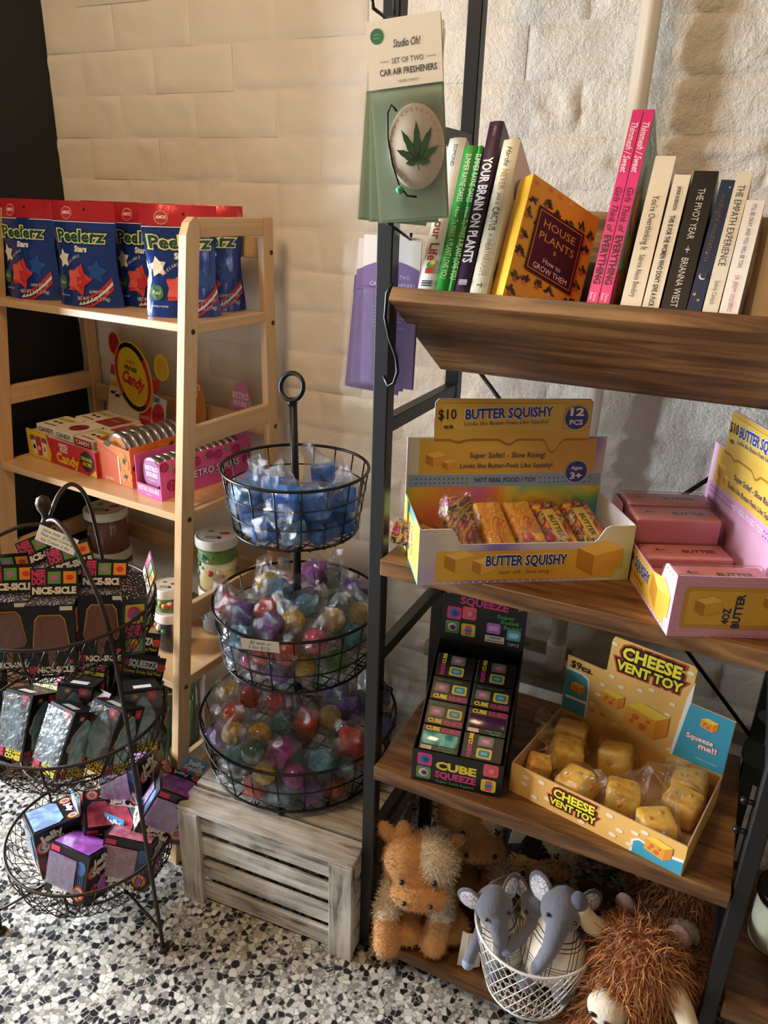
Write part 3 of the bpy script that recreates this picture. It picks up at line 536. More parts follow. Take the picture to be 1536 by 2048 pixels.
def freshener(label, M, kind, group):
    r = thing('air_freshener_pack', label, 'air freshener', M, group); W, H = 0.094, 0.228
    head = '#e9e2d2' if kind == 'g' else '#ddd6cf'; card = '#93a588' if kind == 'g' else '#7d6394'
    b = MB().box((0, 0.0006, -H / 2), (W, 0.0008, H), mat('#879b78' if kind == 'g' else '#6f5488', .5)); b.build('card', r)
    hd = MB().box((0, -0.0022, -0.036), (W, 0.0016, 0.074), mat(head, .55)); hh = hd.build('header', r)
    P = Print(FR((0, -0.0031, 0), (1, 0, 0), (0, 0, 1)))
    if kind == 'g':
        P.circ(-.033, -.016, .0085, '#3f7a55', 0); P.text('HERBAL', -.033, -.015, .0018, '#9cc0a4', 1); P.text('REMEDY', -.033, -.019, .0018, '#9cc0a4', 1)
        P.text('Studio Oh!', .004, -.030, .0085, '#4d4a44', 1, w=.034, it=.25, bold=.01); P.text('SET OF TWO', .004, -.047, .0058, '#5a574f', 1, w=.040); P.rect(-.031, -.0443, -.020, -.0438, '#5a574f', 1); P.rect(.028, -.0443, .039, -.0438, '#5a574f', 1)
        P.text('CAR AIR FRESHENERS', .004, -.059, .0068, '#4a4840', 1, w=.072, bold=.015); P.text('HERBAL REMEDY', .004, -.068, .0028, '#8a857a', 1, w=.026)
    else:
        P.poly([(-W / 2, -.074), (W / 2, -.074), (W / 2, -.046)] + [(W / 2 - W * i / 10, -.046 + .012 * math.sin(PI * i / 10) - .016 * i / 10 * 0) for i in range(1, 10)] + [(-W / 2, -.046)], '#7d6394', 0)
        P.text('SET OF TWO', .012, -.060, .0058, '#cfc3da', 1, w=.040); P.text('CAR AIR FRESHENERS', .004, -.072, .0062, '#d8cde2', 1, w=.075)
    P.done(hh, 'lettering')
    g = MB().box((0, -0.0004, -0.150), (W - .004, 0.0006, 0.150), mat(card, .6)); g.build('inner_card', r)
    if kind == 'g':
        d = MB().lathe([(0.0375, 0), (0.0385, .001), (0.0385, .004), (.0375, .005)], mat('#ecdcc6', .6), 36, FR((0.010, -.0016, -.142), (1, 0, 0), (0, 0, 1)) @ Matrix.Diagonal((.93, 1.28, 1, 1))); dd = d.build('scented_disc', r)
        P = Print(FR((.010, -.0068, -.142), (1, 0, 0), (0, 0, 1))); leaf_art(P, .002, -.016, .046, '#3d6b3c')
        for i in range(30): a = 2 * PI * i / 30; P.circ(.0315 * math.cos(a), .043 * math.sin(a), .0012, '#d7a3a0', 2, None, 8)
        P.done(dd, 'leaf_print')
        MB().tube([(-.012, -.007, -.100), (-.018, -.009, -.092), (-.024, -.007, -.100), (-.026, -.0068, -.13), (-.022, -.0075, -.16), (-.014, -.009, -.185), (-.004, -.009, -.198), (.008, -.009, -.200)], 0.0014, M_WIRE_BLACK, 6).build('cord', r)
        MB().ball((-.013, -.010, -.190), .0055, mat('#3c9a63', .15, .2, .6)).build('bead', r)
    else:
        P = Print(FR((0, -.0009, 0), (1, 0, 0), (0, 0, 1)))
        for i in range(7): P.rect(-.03, -.105 - i * .005, .03 - (i % 3) * .008, -.1035 - i * .005, '#a893bb', 0)
        P.rect(-.012, -.182, .014, -.164, '#e9e4ee', 0)
        for i in range(9): P.rect(-.009 + i * .0023, -.179, -.0082 + i * .0023, -.166, '#2a2430', 1)
        P.done(r, 'back_print')
    MB().box((0, -.0075, -.151), (W, .0014, .152), M_FILM).build('clear_sleeve', r)
    return r
def PV(x, y, z, rz, ry): return T(x, y, z, rz) @ T(0, 0, 0, 0, 0, ry) @ T(0.047, 0, 0)      # hung by the top left corner
for lab, x, y, z, rz, ry in (('green herbal air freshener pack hanging in front, leaf disc in full view', -0.497, 0.962, 1.700, 9, -6), ('second green air freshener pack, fanned out behind the front one', -0.500, 0.976, 1.702, 13, -1.5), ('rearmost green air freshener pack, fanned furthest left', -0.504, 0.990, 1.704, 17, 3.2)):
    freshener(lab, PV(x, y, z, rz, ry), 'g', 'green air freshener packs')
for lab, x, y, z, rz, ry in (('purple air freshener pack hanging flat behind the post, right edge showing', -0.562, 1.098, 1.452, 2, 1.0), ('purple air freshener pack fanned out to the left behind the post', -0.578, 1.112, 1.446, 6, 3.5), ('rearmost purple air freshener pack, furthest left of the bunch', -0.588, 1.126, 1.436, 10, 5)):
    freshener(lab, PV(x, y, z, rz, ry), 'p', 'purple air freshener packs')
# ------------------------------------------------------------------ display boxes on the rack
def swirl(name, stops, scale=9.0, rough=0.35, dist=3.0, coat=0.0, kind='Object'):
    m, nt, b = newmat(name); c = coords(nt, kind); n = noise_n(nt, c, scale, 2.5, 0.45, dist)
    nt.links.new(ramp(nt, stops, n), b.inputs['Base Color']); b.inputs['Roughness'].default_value = rough; b.inputs['Coat Weight'].default_value = coat; return m
M_RAINBOW = swirl('rainbow_print', [(0.28, '#5b46a8'), (0.40, '#3f9fc0'), (0.48, '#8fc26a'), (0.55, '#e6cf4a'), (0.63, '#e88a4f'), (0.74, '#c06ab8')], 5.0, 0.4, 0.8)
M_OMBRE = swirl('purple_green_print', [(0.30, '#6a55b0'), (0.45, '#b9a9cf'), (0.58, '#dcd9b8'), (0.72, '#c7cf86')], 4.5, 0.4, 0.6)
M_GOLD = swirl('butter_yellow_print', [(0.3, '#c8962c'), (0.5, '#dcae3f'), (0.7, '#e8c25a')], 4.0, 0.4, 0.5)
def cube_art(P, x, y, s, l, c1='#f0c65a', c2='#dca53a', c3='#b97f26'):
    P.poly([(x, y), (x + s, y + s * .25), (x + s * .4, y + s * .55), (x - s * .6, y + s * .3)], c1, l); P.poly([(x - s * .6, y + s * .3), (x, y), (x, y - s * .75), (x - s * .6, y - s * .4)], c3, l); P.poly([(x, y), (x + s, y + s * .25), (x + s, y - s * .45), (x, y - s * .75)], c2, l)
def drips(P, x0, x1, y, amp, c, l, seed=1, top=0.0):
    rr = random.Random(seed); pts = [(x0, y + top), (x1, y + top)]; n = 60
    for i in range(n + 1):
        u = i / n; dd = amp * (0.35 + 0.65 * max(0, math.sin(u * 21 + seed)) ** 2 * (0.5 + 0.5 * math.sin(u * 7 + seed * 2))); pts.append((x1 + (x0 - x1) * u, y - dd))
    vs = pts
    for i in range(2, len(vs) - 1): P.poly([vs[i], vs[i + 1], (vs[i + 1][0], y + top), (vs[i][0], y + top)], c, l)
def panel(root, name, poly, M, mat_out, th=0.0018, mat_in=None):
    """cardboard panel: outline in the frame's x/y, outside face at z=0, thickness inwards"""
    mb = MB().prism(poly, -th, 0, mat_in or mat('#e9e4dc', .7), M)
    mb.prism(poly, 0, 0.0002, mat_out, M); return mb.build(name, root)
def butter_box(label, M, W, D, H, pink):
    r = thing('display_box', label, 'display box', M, None); edge = mat('#dccfd8', .5) if not pink else mat('#e3b9d2', .5)
    outer = M_OMBRE if not pink else mat('#dba6c6', .45); hcol = M_OMBRE if not pink else mat('#dfb0d0', .45); inn = mat('#e7e2ea', .6) if not pink else mat('#ddb3cc', .6)
    MB().box((W / 2, D / 2, 0.001), (W, D, 0.002), inn).build('base', r)
    low = H * .72 if not pink else H * .62; f = W * .15
    Ff = FR((0, 0, 0), (1, 0, 0), (0, 0, 1))
    front = [(0, 0), (W, 0), (W, H), (W - f * .8, H), (W - f * .95, H - .004), (W - f * 1.15, low + .004), (W - f * 1.25, low), (f * 1.3, low), (f * 1.2, low + .004), (f * 1.05, H - .004), (f * .95, H), (0, H)]
    fp = panel(r, 'front_wall', front, Ff, outer, .0018, inn)
    P = Print(Ff @ T(0, 0, .0003))
    P.poly([(W * .08, H * .06), (W * .93, H * .06), (W * .93, H * .60), (W * .84, H * .60), (W * .16, H * .60), (W * .08, H * .60)], M_GOLD, 0)
    for i in range(26): P.circ(W * .09 + i * W * .84 / 25, H * .035, .0017, '#f0d55a', 2, None, 8)
    for i in range(3): P.circ(W * .05 + i * .011, H * .93, .0016, '#f0d55a', 2, None, 8); P.circ(W * .95 - i * .011, H * .93, .0016, '#f0d55a', 2, None, 8)
    cube_art(P, W * .17, H * .45, .030, 1); cube_art(P, W * .29, H * .36, .024, 2); cube_art(P, W * .82, H * .47, .048, 1)
    P.text('BUTTER SQUISHY', W * .50, H * .33, .0175, '#1d2d6d', 3, w=.130, bold=.035, out='#f4efe2', ow=.05); P.text('Super soft - Slow rising !', W * .5, H * .18, .0062, '#5a4a3a', 3, w=.088, it=.15)
    P.done(fp, 'front_print')
    for nm, Fs, wl in (('left_wall', FR((0, D, 0), (0, -1, 0), (0, 0, 1)), 0), ('right_wall', FR((W, 0, 0), (0, 1, 0), (0, 0, 1)), 1)):
        hh = H if not pink else H * 1.0
        sp = panel(r, nm, [(0, 0), (D, 0), (D, hh), (D * .5, hh), (0, hh)], Fs, (M_RAINBOW if not pink else mat('#d79cc0', .45)), .0018, inn)
        P = Print(Fs @ T(0, 0, .0003))
        if pink:
            P.rect(.014, .014, D - .014, H - .016, mat('#c9963a', .42), 0, .005); P.rect(.020, .020, D - .02, H - .022, M_GOLD, 1, .005)
            for i in range(15):
                for y in (.0065, H - .0075): P.circ(.008 + i * (D - .016) / 14, y, .0019, '#e8b94a', 2, None, 8)
            for i in range(7):
                for x in (.0065, D - .0065): P.circ(x, .012 + i * (H - .026) / 6, .0019, '#e8b94a', 2, None, 8)
            cube_art(P, .045, .052, .024, 3); P.text('4OZ', .082, .022, .010, '#1d2654', 3, w=.024, al='L', bold=.03, rot=90); P.text('BUTTER', .098, .016, .011, '#1d2654', 3, w=.052, al='L', bold=.03, rot=90); cube_art(P, D - .024, .06, .018, 3)
        else:
            P.rect(.03, .008, D - .02, H - .012, mat('#e5c94a', .42), 0); P.text('BUTTER', D * .45, .02, .012, '#3a3f9a', 1, w=.05, rot=90, bold=.03, al='L'); P.text('SQUISHY', D * .6, .02, .012, '#3a3f9a', 1, w=.055, rot=90, bold=.03, al='L')
        P.done(sp, 'side_print')
    HB, HS, HT = H * 1.12, H * 2.05, H * 2.74
    Fh = FR((0, D, 0), (1, 0, 0), (0, 0, 1)); i0, i1 = W * .125, W * .905
    hp = panel(r, 'header_card', [(0, 0), (W, 0), (W, HS), (i1, HS), (i1, HT - .006), (i1 - .006, HT), (i0 + .006, HT), (i0, HT - .006), (i0, HS), (0, HS)], Fh, hcol, .0018, inn)
    P = Print(Fh @ T(0, 0, .0003))
    P.rect(0.001, 0.002, W - .001, HB, M_RAINBOW if not pink else mat('#d9a9c8', .42), 0)
    P.rect(W * .01, HB, W * .99, HB + .022, mat('#8fb0c8', .4) if not pink else mat('#d79fc6', .4), 0)
    for sd in (0, 1):
        for i in range(24): P.circ((W * .05 if not sd else W * .68) + (i // 2) * .008, HB + .007 + (i % 2) * .008, .0014, '#4a3f8a', 2, None, 6)
    P.text('NOT REAL FOOD / TOY', W / 2, HB + .008, .0082, '#3a3f8f' if not pink else '#f6eaf2', 2, w=.108, bold=.02)
    P.rect(W * .06, HB + .024, W * .95, HS - .003, M_GOLD, 0); cube_art(P, W * .13, HB + .052, .022, 1); cube_art(P, W * .2, HB + .042, .015, 2)
    P.poly([(i0 + .001, HS - .003), (i1 - .001, HS - .003), (i1 - .001, HT - .007), (i1 - .007, HT - .001), (i0 + .007, HT - .001), (i0 + .001, HT - .007)], mat('#d9b046', .42), 0)
    drips(P, i0 + .001, i1 - .001, HS + .006, .036, mat('#a8771f', .42), 2, 3, .002); drips(P, i0 + .001, i1 - .001, HS + .010, .036, mat('#dcb44c', .42), 3, 3, .004)
    P.rect(i0 + .012, HS + .012, i1 - .05, HT - .008, mat('#e0bb55', .42), 4, .004)
    P.text('Super Sofet! - Slow Rising!', W * .5, HB + .052, .0095, '#4a3f6a', 4, w=.132, bold=.01); P.text('Looks like Butter-Feels Like Squishy!', W * .5, HB + .034, .0085, '#4a3f6a', 4, w=.162, bold=.01)
    P.text('BUTTER SQUISHY', W * .49, HS + .034, .0165, '#23398f', 6, w=.148, bold=.035, out='#f4efe2', ow=.05, rot=2); P.text('Looks like Butter-Feels Like Squishy!', W * .48, HS + .022, .0068, '#3a3f6a', 6, w=.145, rot=1.5)
    P.circ(i1 - .027, HT - .032, .0215, '#f2ead6', 6); P.circ(i1 - .027, HT - .032, .0205, '#23398f', 7); P.text('12', i1 - .027, HT - .028, .0125, '#f4efe2', 8, w=.022, bold=.04); P.text('PCS', i1 - .027, HT - .044, .0085, '#f4efe2', 8, w=.022, bold=.03)
    P.circ(W * .86, HB + .026, .0205, '#f2ead6', 6); P.circ(W * .86, HB + .026, .0195, '#23398f', 7); P.text('Ages', W * .86, HB + .030, .0062, '#f4efe2', 8, w=.020, bold=.02); P.text('3+', W * .86, HB + .013, .0115, '#f4efe2', 8, w=.02, bold=.03)
    P.text('$10', i0 + .021, HT - .034, .0165, '#15120f', 8, w=.030, bold=.01, rot=2); P.text('ea.' if pink else 'ea', i0 + .024, HT - .050, .0085, '#15120f', 8, w=.016, rot=4, bold=.01)
    P.done(hp, 'header_print'); return r
butter_box('yellow and purple butter toy display box with tall printed header', T(-0.400, 0.984, 0.9443, 32.5), 0.346, 0.155, 0.095, False)
butter_box('pink butter toy display box turned with its end towards the viewer', T(-0.167, 1.303, 0.9443, -64.4), 0.318, 0.160, 0.095, True)

def crumple(mb, size, seed, m, M=None, tail=None, amp=0.16, sub=3):
    bm = bmesh.new(); bmesh.ops.create_icosphere(bm, subdivisions=sub, radius=1.0); rr = random.Random(seed)
    for v in bm.verts:
        d = v.co.normalized(); k = 1 + amp * (noise.noise(d * 2.3 + V((seed, 0, 0))) + 0.7 * noise.noise(d * 6 + V((0, seed, 0)))) + rr.uniform(-amp, amp) * .25
        b = max(abs(d.x), abs(d.y), abs(d.z)); q = d / (b ** 0.55) * k
        if tail is not None:
            t = d.dot(tail); q = q + tail * max(0, t - .72) * 4.2
            if t > .80: q = q - (q - tail * q.dot(tail)) * (0.45 if t < .93 else -0.5)
        v.co = V((q.x * size[0], q.y * size[1], q.z * size[2]))
    bm.verts.index_update(); mb.add([v.co[:] for v in bm.verts], [tuple(v.index for v in f.verts) for f in bm.faces], m, False, M); bm.free(); return mb
SW_DARK = swirl('dark_marbled_foam', [(0.36, '#241f45'), (0.43, '#e0b640'), (0.48, '#2b2a5a'), (0.54, '#c8406a'), (0.60, '#e8c456'), (0.68, '#1f2345')], 16, .4, 4.0)
SW_GOLD = swirl('golden_marbled_foam', [(0.36, '#e5b84c'), (0.46, '#d98a34'), (0.52, '#eec864'), (0.60, '#c7603a'), (0.68, '#edc45c')], 14, .4, 3.5)
SW_MIX = swirl('red_yellow_marbled_foam', [(0.34, '#e6c24a'), (0.44, '#c8392f'), (0.50, '#2a2f5a'), (0.56, '#ecca5a'), (0.66, '#3c7a4a')], 14, .4, 3.5)
BB = T(-0.400, 0.984, 0.9443, 32.5)
for i, (lab, sw, x, y, z, rx, ry, rz, txt) in enumerate((
    ('dark marbled butter bar standing tallest at left of yellow display box', SW_DARK, .078, .062, .060, 58, 0, 12, None),
    ('dark marbled butter bar lying low in the left back corner', SW_DARK, .034, .112, .030, 8, 0, 70, 'BUTTER'),
    ('golden orange marbled butter bar leaning beside the tallest dark bar', SW_GOLD, .140, .076, .052, 26, 0, 8, None),
    ('yellow and purple marbled butter bar in middle of yellow display box', SW_GOLD, .194, .082, .050, 26, 0, 10, None),
    ('red and yellow marbled butter bar right of middle in yellow display box', SW_MIX, .246, .086, .048, 24, 0, 12, 'BUTTER'),
    ('yellow marbled butter bar at right end of yellow display box', SW_MIX, .300, .086, .050, 24, 0, 12, 'BUTTER'))):
    t = thing('butter_bar', lab, 'squeeze toy', BB @ T(x, y, z, rz, rx, ry), 'marbled butter bars'); w, l, h = .046, .118, .030
    MB().box((0, 0, 0), (w, l, h), sw, None, .004, 3).build('foam_bar', t)
    if txt: P = Print(FR((0, 0, h / 2 + .0002), (0, -1, 0), (1, 0, 0))); P.rect(-.04, -.012, .03, .010, '#e8c95a', 0); P.text('BUTTER', .0, -.006, .010, '#1a1a22', 1, w=.05, bold=.02); P.done(t, 'lettering')
    crumple(MB(), (w * .60, l * .60, h * .72), i * 3.1, M_CELLO, None, None, .14).build('wrapper', t)
pk = thing('charm_packet', 'small packet of round candy charms lying in the yellow display box', 'packet', BB @ T(.205, .030, .064, -5, 30))
for k, (x, c) in enumerate(((-.022, '#c8506a'), (-.004, '#e8b84a'), (.014, '#b8395a'))): MB().ball((x, 0, 0), (.009, .009, .005), mat(c, .3)).build('charm', pk)
crumple(MB(), (.036, .018, .010), 9.7, M_CELLO, None, None, .2).build('wrapper', pk)
PB = T(-0.167, 1.303, 0.9443, -64.4); M_PINKBAR = mat('#d98a8c', .38); 
pl = [('pink butter bar at the back of upper layer in pink display box', .036, .078, .078), ('pink butter bar in front of the upper layer, side face showing', .094, .074, .074), ('pink butter bar just in front of the stacked upper layer', .150, .078, .032), ('pink butter bar second from the near end of pink display box', .206, .078, .026), ('pink butter bar nearest the viewer under clear film', .272, .080, .056)]
for i, (lab, x, y, z) in enumerate(pl + [('pink butter bar under the upper layer, mostly hidden', .036, .078, .026), ('pink butter bar under the front of the upper layer', .094, .078, .026), ('pink butter bar hidden under the nearest one', .272, .080, .014)]):
    t = thing('butter_bar', lab, 'squeeze toy', PB @ T(x, y, z, random.uniform(-2, 2)), 'pink butter bars'); h = .046 if i < 7 and i != 3 else .026
    if i == 4: h = .040
    MB().box((0, 0, 0), (.054, .136, h), M_PINKBAR, None, .004, 3).build('foam_bar', t)
    if i < 5:
        P = Print(FR((0, 0, h / 2 + .0002), (0, 1, 0), (-1, 0, 0))); P.text('4', -.044, .0, .009, '#2a2a52', 0, w=.006, bold=.03); P.text('OZ.', -.034, .0, .006, '#3a3a5a', 0, w=.012); P.text('NET WT. (113G)', -.038, -.007, .003, '#5a4a5e', 0, w=.032); P.text('BUTTER', .022, -.006, .0105, '#2a2a52', 0, w=.052, bold=.03); P.done(t, 'lettering')
        MB().box((0, 0, .001), (.0575, .146, h + .004), M_FILM, None, .003, 1).build('film', t)

# ------------------------------------------------------------------ black cube squeeze box
CB = T(-0.416, 1.044, 0.5083, 10); cbx = thing('display_box', 'black cube toy display box with pink and yellow lettering and tall header', 'display box', CB); KB = mat('#121113', .4); KI = mat('#1a191b', .6)
W, D = .167, .205
def minipics(P, x, y, s, l, which=(0, 1, 2, 3)):
    art = [('#d23b83', '#2b6fae', '#2b3f8a'), ('#e3585a', '#d84f86', '#e88a5a'), ('#5f8f58', '#e8c3a4', '#23398f'), ('#e3c53c', '#d84f86', '#2f7fb0')]
    for k, w_ in enumerate(which):
        a, b, c = art[w_]; xx = x[k]; yy = y[k]; P.rect(xx, yy, xx + s, yy + s, a, l, s * .15)
        if w_ == 3: P.rect(xx + s * .3, yy + s * .62, xx + s * .72, yy + s * .9, b, l + 1, s * .08); P.rect(xx + s * .26, yy + s * .36, xx + s * .76, yy + s * .62, c, l + 1, s * .08); P.rect(xx + s * .3, yy + s * .1, xx + s * .72, yy + s * .36, b, l + 1, s * .08)
        else: P.circ(xx + s * .5, yy + s * .5, s * .34, b, l + 1, None, 10); P.circ(xx + s * .55, yy + s * .48, s * .2, c, l + 2, None, 10)
MB().box((W / 2, D / 2, .001), (W, D, .002), KI).build('base', cbx)
Ff = FR((0, 0, 0), (1, 0, 0), (0, 0, 1)); fp = panel(cbx, 'front_wall', [(0, 0), (W, 0), (W, .070), (0, .070)], Ff, KB, .002, KI); P = Print(Ff @ T(0, 0, .0003))
minipics(P, (.010, .009, W - .036, W - .038), (.038, .008, .042, .008), .027, 0, (0, 2, 1, 3)); P.text('CUBE', W * .49, .036, .0165, '#e6cf3c', 1, w=.072, bold=.05); P.text('SQUEEZE', W * .49, .017, .0140, '#cf3b7c', 1, w=.074, bold=.04); P.text('Super Solid Squish!', W * .49, .006, .0052, '#4f9a55', 1, w=.070, bold=.02); P.done(fp, 'front_print')
for nm, xx, sg in (('left_wall', 0, -1), ('right_wall', W, 1)):
    Fs = FR((xx, 0, 0), (0, 1, 0), (0, 0, 1)); MB().prism([(0, 0), (D, 0), (D, .185), (D - .04, .165), (.03, .078), (0, .070)], min(0, -sg * .002), max(0, -sg * .002), KB, Fs).build(nm, cbx)
hp = panel(cbx, 'header_card', [(0, 0), (W, 0), (W, .282), (W * .84, .290), (W * .78, .305), (W * .72, .312), (W * .34, .312), (W * .28, .305), (W * .22, .290), (0, .285)], FR((0, D, 0), (1, 0, 0), (0, 0, 1)), KB, .002, KI)
P = Print(FR((0, D - .0, 0), (1, 0, 0), (0, 0, 1)) @ T(0, 0, .0004)); P.text('CUBE', W * .50, .292, .015, '#e6cf3c', 1, w=.062, bold=.05, rot=-3); P.text('SQUEEZE', W * .50, .268, .0150, '#cf3b7c', 1, w=.092, bold=.04, rot=-2)
minipics(P, (.012, .042, .010, .042), (.232, .236, .200, .198), .028, 0, (0, 1, 2, 3))
for q, tt in enumerate(('Super', 'Solid', 'Squish!')): P.text(tt, W * .66 + q * .007, .250 - q * .011, .0078, '#3f9a4a', 1, w=.034, al='L', bold=.03)
for x, y, c, c2 in ((.092, .214, '#b56cc0', '#d79adf'), (.132, .205, '#4fa3b8', '#a5d9e4')): P.rect(x, y, x + .027, y + .023, c, 1, .004); P.rect(x + .004, y + .006, x + .023, y + .017, c2, 2, .003)
P.rect(.090, .194, .128, .209, '#d8cdbc', 1); P.text('WARNING', .110, .203, .0035, '#2a2018', 2, w=.022, bold=.02); P.rect(.093, .197, .125, .1985, '#6a5d50', 2); P.text('12PCS', .147, .193, .006, '#cfcac2', 1, w=.021, bold=.01); P.text('3+', W * .92, .272, .006, '#cfcac2', 1); P.done(hp, 'header_print')
MB().prism([(.004, .004), (D - .004, .004), (D - .004, .110), (.06, .020)], .003, W - .003, KI, FR((0, 0, 0), (0, 1, 0), (0, 0, 1))).build('riser', cbx)
M_TEALG = swirl('teal_glitter_gel', [(0.4, '#3f8f8f'), (0.5, '#5fb5b2'), (0.62, '#8fd6cf')], 60, .15, 0.5, .5); M_PURG = mat('#4a2350', .2, 0, .5)
def mini_box(lab, x, y, z, kind, tilt=-16):
    t = thing('cube_toy_box', lab, 'toy box', CB @ T(x, y, z, 0, tilt) @ T(0, .0225, 0), 'small black cube toy boxes in the black display'); w, d, h = .074, .040, .047
    MB().box((0, 0, h / 2), (w, d, h), KB, None, .001).build('carton', t)
    Fq = FR((0, -d / 2 - .0003, 0), (1, 0, 0), (0, 0, 1)); Tq = FR((0, -d / 2, h + .0003), (1, 0, 0), (0, 1, 0))
    P = Print(Fq)
    if kind == 'teal' or kind == 'purple':
        P.text('CUBE', -.017, h - .010, .0072, '#e6cf3c', 1, w=.026, bold=.05); P.text('SQUEEZE', .017, h - .010, .0072, '#cf3b7c', 1, w=.034, bold=.04)
        P.rect(-.033, .001, -.013, .008, '#d8cdbc', 1); P.text('Super Solid', .014, .006, .0038, '#3f9a4a', 1, w=.028, bold=.02); P.text('Squish!', .018, .001, .0038, '#3f9a4a', 1, w=.018, bold=.02)
        MB().box((0, -d / 2 - .0008, .022), (w * .9, .003, h * .50), M_TEALG if kind == 'teal' else M_PURG, None, .0012, 2).build('gel_window', t)
    elif kind == 'pics':
        for x0, c, c2, c3 in ((-.031, '#5f7f60', '#b5678f', '#d58fb0'), (.003, '#d9c63c', '#3f7fa0', '#6fb5c0')): P.rect(x0, .016, x0 + .028, .034, c, 1, .003); P.rect(x0 + .004, .019, x0 + .024, .031, c2, 2, .003); P.rect(x0 + .008, .022, x0 + .02, .028, c3, 3, .002)
        P.text('CUBE', -.017, .004, .0072, '#e6cf3c', 1, w=.026, bold=.05); P.text('SQUEEZE', .017, .004, .0072, '#cf3b7c', 1, w=.034, bold=.04); P.text('Super Solid Squish!', -.005, .039, .0036, '#3f9a4a', 1, w=.05)
    else:
        for y0, c, c2, c3 in ((.026, '#5f7f60', '#b5678f', '#d58fb0'), (.004, '#d9c63c', '#3f7fa0', '#6fb5c0')): P.rect(-.010, y0, .018, y0 + .018, c, 1, .003); P.rect(-.006, y0 + .003, .014, y0 + .015, c2, 2, .003); P.rect(-.002, y0 + .006, .010, y0 + .012, c3, 3, .002)
        P.text('CUBE', -.020, .026, .007, '#e6cf3c', 1, w=.02, bold=.05, rot=90, al='L'); P.text('SQUEEZE', -.020, .002, .007, '#cf3b7c', 1, w=.023, bold=.04, rot=90, al='L')
    P.done(t, 'front_print')
    P = Print(Tq)
    for y0, c, c2 in ((.006, '#d9c63c', '#3f7fa0'), (.025, '#5f7f60', '#b5678f')): P.rect(-.006, y0, .018, y0 + .016, c, 1, .003); P.rect(-.002, y0 + .004, .014, y0 + .012, c2, 2, .002)
    P.text('CUBE', -.024, .006, .006, '#e6cf3c', 1, w=.016, bold=.05, rot=90, al='L'); P.text('SQUEEZE', .030, .008, .006, '#cf3b7c', 1, w=.028, bold=.04, rot=90, al='L'); P.circ(-.016, .022, .005, '#2a282b', 1); P.done(t, 'top_print')
rows = (('teal', 'turned'), ('pics', 'purple'), ('pics', 'pics'), ('turned', 'turned'))
nm = {(0, 0): 'cube toy box with glittery teal gel window in the front row', (0, 1): 'cube toy box turned on its side in the front row', (1, 0): 'cube toy box with two pictures, above the teal gel box', (1, 1): 'cube toy box with dark purple gel window in second row', (2, 0): 'cube toy box with hang tab in left column, third row', (2, 1): 'cube toy box with two pictures in right column, third row', (3, 0): 'cube toy box in top row, left column, below the header', (3, 1): 'cube toy box in top row, right column, below the header'}
for i in range(4):
    for j in range(2): mini_box(nm[(i, j)], .044 + j * .079, .012 + i * .0405, .064 + i * .0270, rows[i][j], -54)

# ------------------------------------------------------------------ cheese toy tray
CT = T(-0.245, 1.101, 0.5083, -11); W, D, H = .312, .208, .062; M_CHB = mat('#eab765', .45); M_KRAFT = mat('#c9a98c', .7); ch = thing('display_box', 'orange cheese toy tray with white dots and turquoise corner header', 'display box', CT)
MB().box((W / 2, D / 2, .001), (W, D, .002), M_KRAFT).build('base', ch)
def cheese_art(P, x, y, s, l):
    P.poly([(x - s, y + s * .45), (x - s * .3, y + s * .85), (x + s, y + s * .62), (x + s * .45, y + s * .2)], '#f2cf4c', l); P.poly([(x - s, y + s * .45), (x + s * .45, y + s * .2), (x + s * .45, y - s * .85), (x - s, y - s * .55)], '#eda23a', l); P.poly([(x + s * .45, y + s * .2), (x + s, y + s * .62), (x + s, y - s * .4), (x + s * .45, y - s * .85)], '#dd8a2c', l)
    for a, b, r in ((-.5, .0, .17), (-.1, -.4, .2), (-.65, -.3, .12), (.1, -.02, .11)): P.circ(x + a * s, y + b * s, r * s, '#d8683a', l + 1, None, 10)
def cheese_logo(P, x, y, s, l, rot=0):
    for t, yy, h, w in (('CHEESE', .0, .021, .092), ('VENT TOY', -.023, .017, .104)):
        dx, dy = -yy * math.sin(R(rot)), yy * math.cos(R(rot))
        P.text(t, x + dx * s, y + dy * s, h * s, '#c8442c', l, w=w * s, bold=.26, rot=rot); P.text(t, x + dx * s, y + dy * s, h * s, '#2a1a10', l + 1, w=w * s, bold=.17, rot=rot); P.text(t, x + dx * s, y + dy * s, h * s, '#f6e63c', l + 2, w=w * s, bold=.04, rot=rot)
def dots(P, pts, l, r=.006):
    for x, y in pts: P.circ(x, y, r, '#f3e4c0', l, r * .62, 12)
Ff = FR((0, 0, 0), (1, 0, 0), (0, 0, 1)); fp = panel(ch, 'front_wall', [(0, 0), (W, 0), (W, H), (0, H)], Ff, M_CHB, .002, M_KRAFT); P = Print(Ff @ T(0, 0, .0003))
dots(P, [(.03, .045), (.06, .050), (.028, .030), (.075, .022), (.16, .054), (.185, .050), (.205, .030), (.195, .015), (.23, .040), (.245, .05), (.05, .012), (.14, .010), (.225, .012), (.09, .055)], 1, .0068); P.poly([(W - .086, .001), (W - .001, .001), (W - .001, .034), (W - .04, .028), (W - .075, .034), (W - .086, .026)], '#f2efe6', 1); P.poly([(W - .082, .001), (W - .001, .001), (W - .001, .028), (W - .04, .022), (W - .074, .030), (W - .082, .024)], '#3f9db8', 2)
cheese_art(P, W - .042, .032, .022, 3); cheese_logo(P, .122, .036, .80, 2); P.done(fp, 'front_print')
